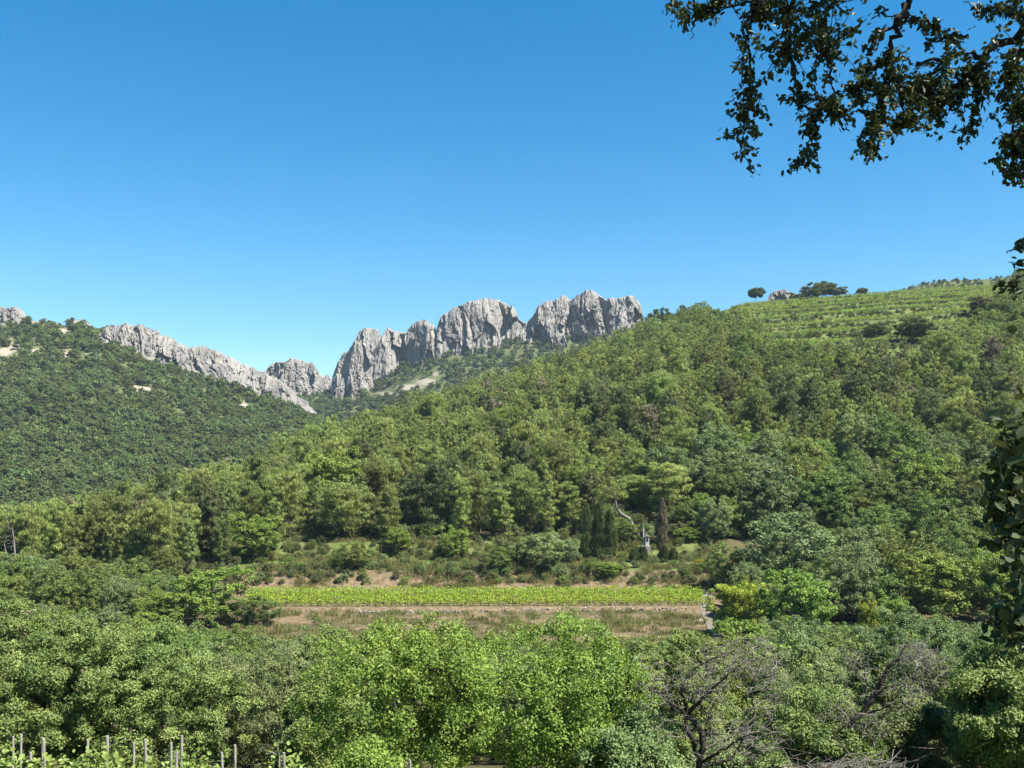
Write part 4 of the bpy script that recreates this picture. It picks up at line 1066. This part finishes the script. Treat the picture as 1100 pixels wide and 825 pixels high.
# ------------------------------------------------------------------ dead trees and the brush pile
def dead_tree(label, D, limbs, zones, seed, base, thick):
    r = np.random.default_rng(seed)
    o = thing("dead_tree", label, "dead tree", tuple(base))
    L = []; roots = []
    for pts, r0, r1 in limbs:
        q = np.array([P(a, b, D+c) for a, b, c in pts])-base
        t = np.linspace(0, len(q)-1, len(q)*4); qq = np.stack([np.interp(t, np.arange(len(q)), q[:, k]) for k in range(3)], 1)
        qq[1:-1] += r.normal(size=(len(qq)-2, 3))*.016
        L.append((qq, np.linspace(r0, r1, len(qq)))); roots.append(qq)
    tv, tq = tubes(L, 7); link("trunk", mesh_np("trunk", tv, tq, M['deadbark'], smooth=True), o)
    T = []
    for (a, b, wa, wb, dp, n) in zones:
        g = r.normal(size=(n, 3)); g = g/np.linalg.norm(g, axis=1, keepdims=True)*r.random((n, 1))**.4
        T.append(np.stack([P(a+wa*u, b+wb*v, D+dp*w_) for u, v, w_ in g])-base)
    T = np.concatenate(T)
    trunks = [list(q) for q in roots]
    ln, pos, rad = skeleton(trunks, T, r, step=.12, tip=.0036, power=2.9, wob=.30, up=.1)
    ln = ln[:]
    # drop the thick trunk copies: keep only lines that are twigs
    tw = []
    for p_, q_ in ln:
        tw.append((p_, np.minimum(q_, .012)))
        if len(p_) > 2:
            for m_ in range(min(8, 1+len(p_)//2)):
                i = r.integers(1, len(p_)); d = rdir(1, r)[0]*r.uniform(.10, .42); d[2] = d[2]*.7
                e_ = p_[i]+d; k2 = p_[i]+d*.5+r.normal(size=3)*.03
                tw.append((np.stack([p_[i], k2, e_]), np.array([.0042, .0036, .0026])))
                d2 = rdir(1, r)[0]*r.uniform(.06, .2); tw.append((np.stack([k2, k2+d2*.5+r.normal(size=3)*.015, k2+d2]), np.array([.0034, .003, .0024])))
    tv, tq = tubes(tw, 4); link("twigs", mesh_np("twigs", tv, tq, M['twig'], smooth=True), o)
    return o
D = 19.0; b = P(752, 860, D); b[2] = ground_at(b[0], D)
dead_tree("grey dead tree with upright forked limbs and a dense tangle of bare twigs", D, [
    ([(752, 862, 0), (752, 815, 0), (756, 792, 0), (746, 776, .1), (738, 768, .1)], .075, .05),
    ([(752, 815, 0), (742, 790, -.2), (736, 770, -.1)], .05, .035),
    ([(738, 768, .1), (736, 755, .1), (732, 742, 0), (732, 733, 0), (745, 720, 0), (762, 708, 0), (782, 701, .1), (798, 703, .2)], .045, .010),
    ([(738, 768, .1), (752, 752, -.2), (768, 738, -.3), (786, 722, -.3), (802, 710, -.3)], .045, .010),
    ([(738, 768, .1), (722, 755, -.2), (706, 744, -.3), (697, 738, -.4)], .032, .010),
    ([(752, 820, 0), (766, 812, -.3), (786, 798, -.5), (806, 790, -.6)], .036, .012),
    ([(752, 825, 0), (786, 815, .5), (812, 770, .5), (806, 738, .5), (822, 700, .4)], .028, .008),
    ([(752, 835, 0), (795, 825, .6), (825, 800, .6), (850, 795, .7)], .028, .008),
    ], [(712, 740, 22, 34, .6, 60), (760, 728, 38, 36, .7, 170), (806, 704, 34, 26, .7, 170), (830, 735, 22, 40, .6, 80), (760, 775, 40, 36, .7, 60), (808, 790, 40, 30, .8, 130), (705, 795, 18, 40, .6, 25), (690, 715, 8, 22, .4, 10)], 601, b, .07)
D = 21.0; b = P(905, 850, D); b[2] = ground_at(b[0], D)
dead_tree("bent dead tree with one dark limb arching right, bare twigs at its end", D, [
    ([(905, 855, 0), (908, 800, 0), (916, 772, 0), (926, 768, 0)], .07, .055),
    ([(926, 768, 0), (935, 753, 0), (941, 742, 0), (950, 727, 0), (957, 713, 0), (968, 704, 0), (975, 690, 0)], .068, .022),
    ([(941, 744, 0), (954, 737, -.1), (966, 736, -.2), (975, 729, -.2)], .03, .010),
    ([(926, 768, 0), (945, 762, -.3), (962, 754, -.4), (980, 757, -.5)], .025, .008),
    ([(930, 757, 0), (930, 735, .3), (928, 712, .3), (922, 700, .3)], .018, .007),
    ([(916, 772, 0), (902, 780, -.2), (893, 798, -.3)], .02, .008),
    ], [(985, 702, 26, 18, .6, 150), (975, 738, 30, 24, .6, 70), (920, 715, 18, 26, .5, 45), (900, 770, 26, 26, .5, 60), (935, 778, 26, 14, .5, 60), (1000, 720, 24, 26, .5, 60)], 602, b, .07)
r = np.random.default_rng(71); ln = []
c0 = P(910, 818, 20.0)
for q in range(230):
    a = r.normal()*.9+PI*.05; L = r.uniform(.25, 1.1); d = np.array([math.cos(a), r.normal()*.5, .12+.25*r.normal()]); d = d/np.linalg.norm(d)
    s = c0+np.array([r.normal()*.62, r.normal()*.4, -abs(r.normal())*.28+.12*math.cos(q)])
    m_ = s+r.normal(size=3)*.10; k_ = r.uniform(.004, .010)
    ln.append((np.stack([s-d*L/2, m_, s+d*L/2+r.normal(size=3)*.1]), np.array([k_, k_*.85, k_*.4])))
gz = ground_at(c0[0], c0[1])
for q in range(16):
    s = c0+np.array([r.normal()*.6, r.normal()*.35, 0]); ln.append((np.stack([np.array([s[0]+r.normal()*.3, s[1], gz-.1]), s+[0, 0, -.3], s+r.normal(size=3)*.2]), np.array([.03, .022, .01])))
tv, tq = tubes(ln, 5); tag(link("brush_pile", mesh_np("brush_pile", tv, tq, M['twig'], smooth=True)), "tangled heap of grey dead branches below the bent dead tree", "brush")
# the bare pale tree at the left edge
D = 150.0; b = P(12, 640, D); b[2] = ground_at(b[0], D)
r = np.random.default_rng(72)
o = thing("dead_tree", "pale bare dead tree with a forked white trunk at the left edge", "dead tree", tuple(b))
tt = [np.array([P(13, 650, D), P(14, 620, D), P(16, 596, D), P(15, 580, D), P(13, 566, D)])-b, np.array([P(12, 645, D), P(10, 612, D), P(8, 600, D), P(4, 582, D)])-b]
tt[0][0, 2] = -.2; tt[1][0, 2] = -.2
tv, tq = tubes([(tt[0], np.array([.26, .2, .15, .1, .04])), (tt[1], np.array([.22, .16, .12, .05]))], 6); link("trunk", mesh_np("trunk", tv, tq, M['palebark'], smooth=True), o)
T = np.stack([P(11+9*u, 580+14*v, D+1.2*w_) for u, v, w_ in r.normal(size=(70, 3))*.7])-b
ln, _, _ = skeleton([list(q) for q in tt], T, r, step=.6, tip=.02, power=2.6, wob=.2)
tv, tq = tubes([(p_, np.minimum(q_, .05)) for p_, q_ in ln], 4); link("twigs", mesh_np("twigs", tv, tq, M['drytwig'], smooth=True), o)

# ------------------------------------------------------------------ the near vineyard: posts and vines
POSTS = [(13, 791, 2.6, 808), (19.5, 789, 2.7, 0), (35, 808, 3.2, 0), (44.5, 792.5, 2.8, 0), (52, 794, 3.0, 0), (94.5, 794, 2.8, 0), (113.5, 791, 3.9, 0), (141, 797, 2.9, 0), (158, 794, 2.8, 0), (183.2, 798, 2.8, 0), (186, 808, 3.0, 0), (195, 790.5, 3.0, 0), (241, 808, 3.0, 0), (252, 801, 2.8, 0), (306, 807, 2.9, 0), (443, 817, 3.0, 0)]
PL = ["leftmost grey vine post at the bottom left, paired with another", "vine post close right of the leftmost one", "short vine post low between two pairs of posts", "vine post fourth from the left, half hidden by leaves", "leaning vine post right of the short one", "lone slim vine post left of the thickest post", "thickest vine post, pale and square-topped", "vine post just right of the thickest post", "slim vine post midway along the visible row", "taller rear post of the close-set middle pair", "short front post of the close-set middle pair", "tall slim vine post right of the close-set pair", "low vine post left in the right-hand pair", "taller vine post right in the right-hand pair", "vine post beside the dry pale stick", "single stub of a post under the left bright tree"]
r = np.random.default_rng(73)
vt = {}
for i, (px_, tp, wp, _) in enumerate(POSTS):
    D = 4.72*F/(tp-HY)+r.normal()*.15; x = (px_-CX)/F*D; g = ground_at(x, D); ht = (HY-tp)/F*D-g; w = wp/F*D/2
    n = 9; zz = np.linspace(-.3, ht, n); ln = np.stack([r.normal()*.03*zz/ht+.004*np.sin(zz*5+i), r.normal()*.03*zz/ht, zz], 1)
    tv, tq = tubes([(np.concatenate([ln, ln[-1:]+[0, 0, .004]]), np.concatenate([w*(1+.06*r.normal(size=n)), [.001]]))], 8)
    tag(link("vine_post", mesh_np("vine_post", tv, tq, M['post'], smooth=False), None, (x, D, g)), PL[i], "vine post", "posts of the near vineyard")
def vine(px_, tp, wpx, label, seed, D=None):
    D = D or 16.6; x = (px_-CX)/F*D; g = ground_at(x, D); ht = (HY-tp-4)/F*D-g; r = np.random.default_rng(seed)
    o = thing("grapevine", label, "grapevine", (x, D, g), group="grapevines of the near vineyard")
    T = np.stack([r.normal(size=14)*wpx/F*D*.33, r.normal(size=14)*.22, ht*r.uniform(.5, .97, 14)], 1)
    ln, _, _ = skeleton([[np.array([0, 0, -.1]), np.array([.04, .02, .35]), np.array([.0, 0, .65])]], T, r, step=.15, tip=.006, power=2.2)
    tv, tq = tubes(ln, 5); link("stem", mesh_np("stem", tv, tq, M['deadbark'], smooth=True), o)
    n = 620; c = T[r.integers(0, 14, n)]; pos = c*r.uniform(.8, 1.04, (n, 1))+r.normal(size=(n, 3))*[.13, .13, .11]
    V, Q = leaves(pos, norm(rdir(n, r)+[0, 0, .1]), norm(rdir(n, r)*.5+[0, -.25, .8]), .085*r.uniform(.5, 1.25, n), .08*r.uniform(.6, 1.2, n), fine=True, fold=.1)
    ti = np.clip(.25+.65*(pos[:, 2]/ht-.5)*1.4+.22*r.normal(size=n), 0, 1)
    link("foliage", mesh_np("foliage", V, Q, M['vine_near'], tint=per_leaf(ti, V, n)), o)
for i, a in enumerate([(4, 806, 34, "pale green grapevine at the bottom left corner, left of the first posts"), (30, 812, 30, "grapevine between the leftmost posts, its top low"), (58, 803, 36, "bright yellow-green grapevine right of the leaning post"), (86, 812, 30, "low grapevine left of the lone slim post"), (104, 808, 32, "grapevine at the foot of the thickest post"), (130, 808, 34, "grapevine reaching the post right of the thickest"), (150, 816, 28, "lowest grapevine between two slim posts in the middle"), (172, 815, 30, "pale-tipped grapevine left of the close-set post pair"), (204, 805, 26, "tall grapevine shoot right of the tall slim post"), (224, 822, 26, "grapevine barely showing at the bottom between post pairs"), (300, 812, 24, "grapevine on the dry pale stick at the right end"), (448, 826, 40, "grapevine tips under the left bright tree at the bottom edge")]):
    vine(*a, seed=80+i)
st = np.array([P(299, 835, 16.4), P(300, 812, 16.4), P(298, 803, 16.4), P(300, 795, 16.4)]); st[0, 2] = ground_at(st[0, 0], 16.4)
tv, tq = tubes([(st, np.array([.02, .018, .015, .008])), (np.stack([st[1], P(292, 808, 16.4), P(287, 811, 16.4)]), np.array([.01, .008, .005]))], 6)
tag(link("dry_stick", mesh_np("dry_stick", tv, tq, M['palebark'], smooth=True)), "dry pale crooked stick beside the rightmost vine posts", "stick")

# ------------------------------------------------------------------ the holm oak beside the viewpoint, branches hanging into the view
r = np.random.default_rng(91)
D0 = 5.0
base = np.array([4.3, 5.6, 0]); base[2] = ground_at(4.3, 5.6)
ho = thing("holm_oak", "dark holm oak with small leathery leaves, its branches hanging in at the top right", "holm oak", tuple(base))
trunk = np.array([[4.3, 5.6, base[2]-.3], [4.25, 5.55, -.8], [4.1, 5.45, .6], [3.8, 5.3, 1.9], [3.4, 5.15, 2.9]])
L = [(trunk, np.array([.26, .2, .17, .13, .09]))]
def chain(pts, r0, r1, jit=.01, n=6):
    q = np.array([P(a, b, D0+c) for a, b, c in pts]); t = np.linspace(0, len(q)-1, (len(q)-1)*n+1)
    qq = np.stack([np.interp(t, np.arange(len(q)), q[:, k]) for k in range(3)], 1); qq[1:-1] += r.normal(size=(len(qq)-2, 3))*jit
    L.append((qq, np.linspace(r0, r1, len(qq)))); return qq
# main limbs above and right of the frame, then the hanging strands
chain([(1290, -128, .15), (1190, -120, .1), (1080, -95, 0), (985, -60, -.1), (880, -55, -.1), (780, -40, -.2)], .085, .014)
chain([(985, -60, -.1), (977, 0, 0), (963, 24, 0), (957, 52, 0), (952, 80, .05), (950, 105, 0)], .022, .007)
chain([(1190, -120, .1), (1150, -20, .2), (1110, 30, .2), (1080, 44, .2), (1055, 60, .1), (1020, 60, .1), (985, 68, .1)], .035, .007)
chain([(1340, -20, .1), (1220, 60, 0), (1140, 110, 0), (1095, 140, 0), (1085, 178, 0)], .04, .005)
strands = [  # points with half width in px, leaves
    ([(885, -50, 0), (860, -15, 0), (830, 0, 0), (780, 6, 0), (745, 12, 0), (728, 10, 0)], 15, 420),
    ([(780, -20, 0), (762, 8, 0), (748, 22, 0), (741, 42, 0)], 8, 90),
    ([(820, -45, 0), (812, 0, 0), (804, 40, 0), (806, 80, .05), (806, 110, .05), (800, 135, 0), (795, 162, 0)], 16, 640),
    ([(860, -50, .1), (845, 0, .1), (848, 40, .1), (850, 60, .1)], 26, 560),
    ([(900, -50, -.1), (888, 0, -.1), (885, 40, -.1), (890, 52, -.1)], 26, 560),
    ([(850, 55, .1), (857, 90, .1), (862, 112, .1), (876, 130, .1), (868, 155, .1), (856, 186, .1)], 12, 330),
    ([(876, 104, 0), (893, 112, 0), (903, 118, 0)], 14, 240),
    ([(887, 55, -.1), (891, 80, -.1), (896, 100, -.1), (900, 118, -.1)], 5, 60),
    ([(955, 60, 0), (935, 75, 0), (922, 92, 0), (918, 105, 0)], 14, 330),
    ([(950, 95, 0), (942, 118, 0), (938, 140, 0), (930, 160, 0)], 15, 420),
    ([(955, 75, 0), (968, 95, 0), (972, 120, 0), (968, 138, 0)], 16, 380),
    ([(963, 24, 0), (945, 38, 0), (930, 52, 0)], 6, 50),
    ([(1020, 60, .1), (1000, 80, .1), (985, 98, .1), (978, 112, .1)], 20, 520),
    ([(1055, 60, .1), (1040, 82, .1), (1020, 100, .1), (1005, 112, .1)], 20, 560),
    ([(1050, 70, .1), (1052, 100, .1), (1046, 125, .1), (1041, 145, .1)], 10, 220),
    ([(1010, 30, .1), (995, 25, .1), (980, 20, .1), (940, 14, 0)], 9, 130),
    ([(1040, 38, .2), (1020, 40, .2), (1000, 42, .2)], 7, 80),
    ([(1110, 40, .1), (1095, 55, 0), (1085, 80, 0), (1082, 110, 0)], 20, 520),
    ([(1100, 100, 0), (1090, 130, 0), (1082, 160, 0), (1078, 188, 0)], 14, 420),
    ([(1120, 110, 0), (1105, 150, 0), (1098, 178, 0)], 16, 280),
    ([(1150, -20, .2), (1100, 0, .1), (1070, 8, .1), (1035, 2, .1)], 10, 230),
    ([(1140, 0, .1), (1110, 18, .1), (1085, 15, .1)], 9, 140),
    ([(1200, 200, -.6), (1150, 235, -.6), (1110, 258, -.6), (1082, 272, -.6)], 10, 90),
    ([(1140, 240, -.6), (1110, 280, -.6), (1090, 303, -.6)], 9, 70),
]
PV, PA, PN = [], [], []
for pts, hw, n in strands:
    q = chain(pts, .009, .0022, jit=.006)
    n = int(n*1.35); w = hw*1.38/F*D0
    i = r.integers(0, len(q)-1, n); f = r.random(n); c = q[i]*(1-f)[:, None]+q[i+1]*f[:, None]
    keepd = c[:, 2] > -9
    # side twigs carry the leaves
    nt = max(4, n//14); ti = r.integers(1, len(q), nt); d = rdir(nt, r); d[:, 2] -= .25; d = norm(d)
    ends = q[ti]+d*(w*r.uniform(.5, 1.5, nt))[:, None]
    for a, b in zip(q[ti], ends): L.append((np.stack([a, (a+b)/2+r.normal(size=3)*.008, b]), np.array([.0028, .0022, .0012])))
    k_ = r.integers(0, nt, n); f = r.uniform(.15, 1.08, n)
    pos = q[ti][k_]*(1-f)[:, None]+ends[k_]*f[:, None]+r.normal(size=(n, 3))*.013
    PV.append(pos); PA.append(norm(d[k_]*.7+rdir(n, r)*.8+[0, 0, -.2])); PN.append(norm(rdir(n, r)*.8+[0, 0, .5]))
tv, tq = tubes(L, 6)
pos = np.concatenate(PV); ax = np.concatenate(PA); nn = np.concatenate(PN); n = len(pos)
V1, Q1 = leaves(pos, ax, nn, .037*r.uniform(.6, 1.2, n), .0175*r.uniform(.75, 1.25, n), fine=True, fold=.14); t1 = np.clip(.35+.3*r.normal(size=n), 0, 1)
# closer twigs at the right border
C = []
for (a, b, wa, wb, dd, m_) in [(1094, 485, 24, 26, 3.2, 240), (1090, 540, 28, 40, 3.2, 400), (1098, 600, 20, 40, 3.2, 280), (1084, 672, 24, 20, 3.2, 170), (1122, 560, 30, 110, 3.3, 700)]:
    g = r.normal(size=(m_, 3))*.55; C.append(np.stack([P(a+wa*u, b+wb*v, dd+.12*w_) for u, v, w_ in g]))
pos = np.concatenate(C); n = len(pos)
V2, Q2 = leaves(pos, norm(rdir(n, r)+[-.3, 0, -.2]), norm(rdir(n, r)*.8+[0, -.2, .5]), .050*r.uniform(.6, 1.15, n), .026*r.uniform(.8, 1.2, n), fine=True, fold=.12); t2 = np.clip(.35+.3*r.normal(size=n), 0, 1)
for q in range(7):
    s = P(1180, 430+q*45, 3.4); e = P(1072+r.uniform(0, 26), 470+q*36, 3.2); L.append((np.stack([s, (s+e)/2+r.normal(size=3)*.03, e]), np.array([.012, .007, .002])))
s0 = trunk[2]; L.append((np.stack([s0, np.array([3.2, 4.4, .2]), P(1180, 430, 3.4), P(1180, 700, 3.4)]), np.array([.06, .04, .018, .008])))
# the rest of the crown, above and right of the frame, spread to shade the twigs
cc = np.array([4.4, 4.6, 3.8]); n = 11000
d = rdir(n, r); rad = r.uniform(.35, 1, n)**.5
pos = cc+d*rad[:, None]*[2.6, 3.2, 1.7]
v_ = pos[:, 2]/np.maximum(pos[:, 1], .5); u_ = pos[:, 0]/np.maximum(pos[:, 1], .5)
pos = pos[~((v_ < .50) & (u_ < .53))]; n = len(pos)
V3, Q3 = leaves(pos, rdir(n, r), norm(rdir(n, r)+[0, 0, .6]), .075*r.uniform(.7, 1.2, n), .05, fine=True); t3 = np.clip(.35+.3*r.normal(size=n), 0, 1)
V = np.concatenate([V1, V2, V3]); Q = np.concatenate([Q1, Q2+len(V1), Q3+len(V1)+len(V2)])
ti = np.concatenate([per_leaf(t1, V1, len(t1)), per_leaf(t2, V2, len(t2)), per_leaf(t3, V3, len(t3))])
nq = len(Q); mi = np.zeros(nq, int); mi[len(Q1):len(Q1)+len(Q2)] = 1
link("crown", mesh_np("crown", V-base, Q, [M['holm'], M['holm_near']], tint=ti, mat_idx=mi), ho)
for q in [[(4.1, 5.45, .6), (4.6, 5.9, 2.2), (5.2, 6.3, 3.6)], [(3.8, 5.3, 1.9), (4.6, 4.9, 3.3), (5.0, 4.6, 4.2)], [(3.4, 5.15, 2.9), (3.2, 5.1, 3.8), (3.0, 5.6, 4.6)]]:
    L.append((np.array(q), np.array([.10, .06, .03])))
tv, tq = tubes(L, 6); link("trunk", mesh_np("trunk", tv-base, tq, M['deadbark'], smooth=True), ho)
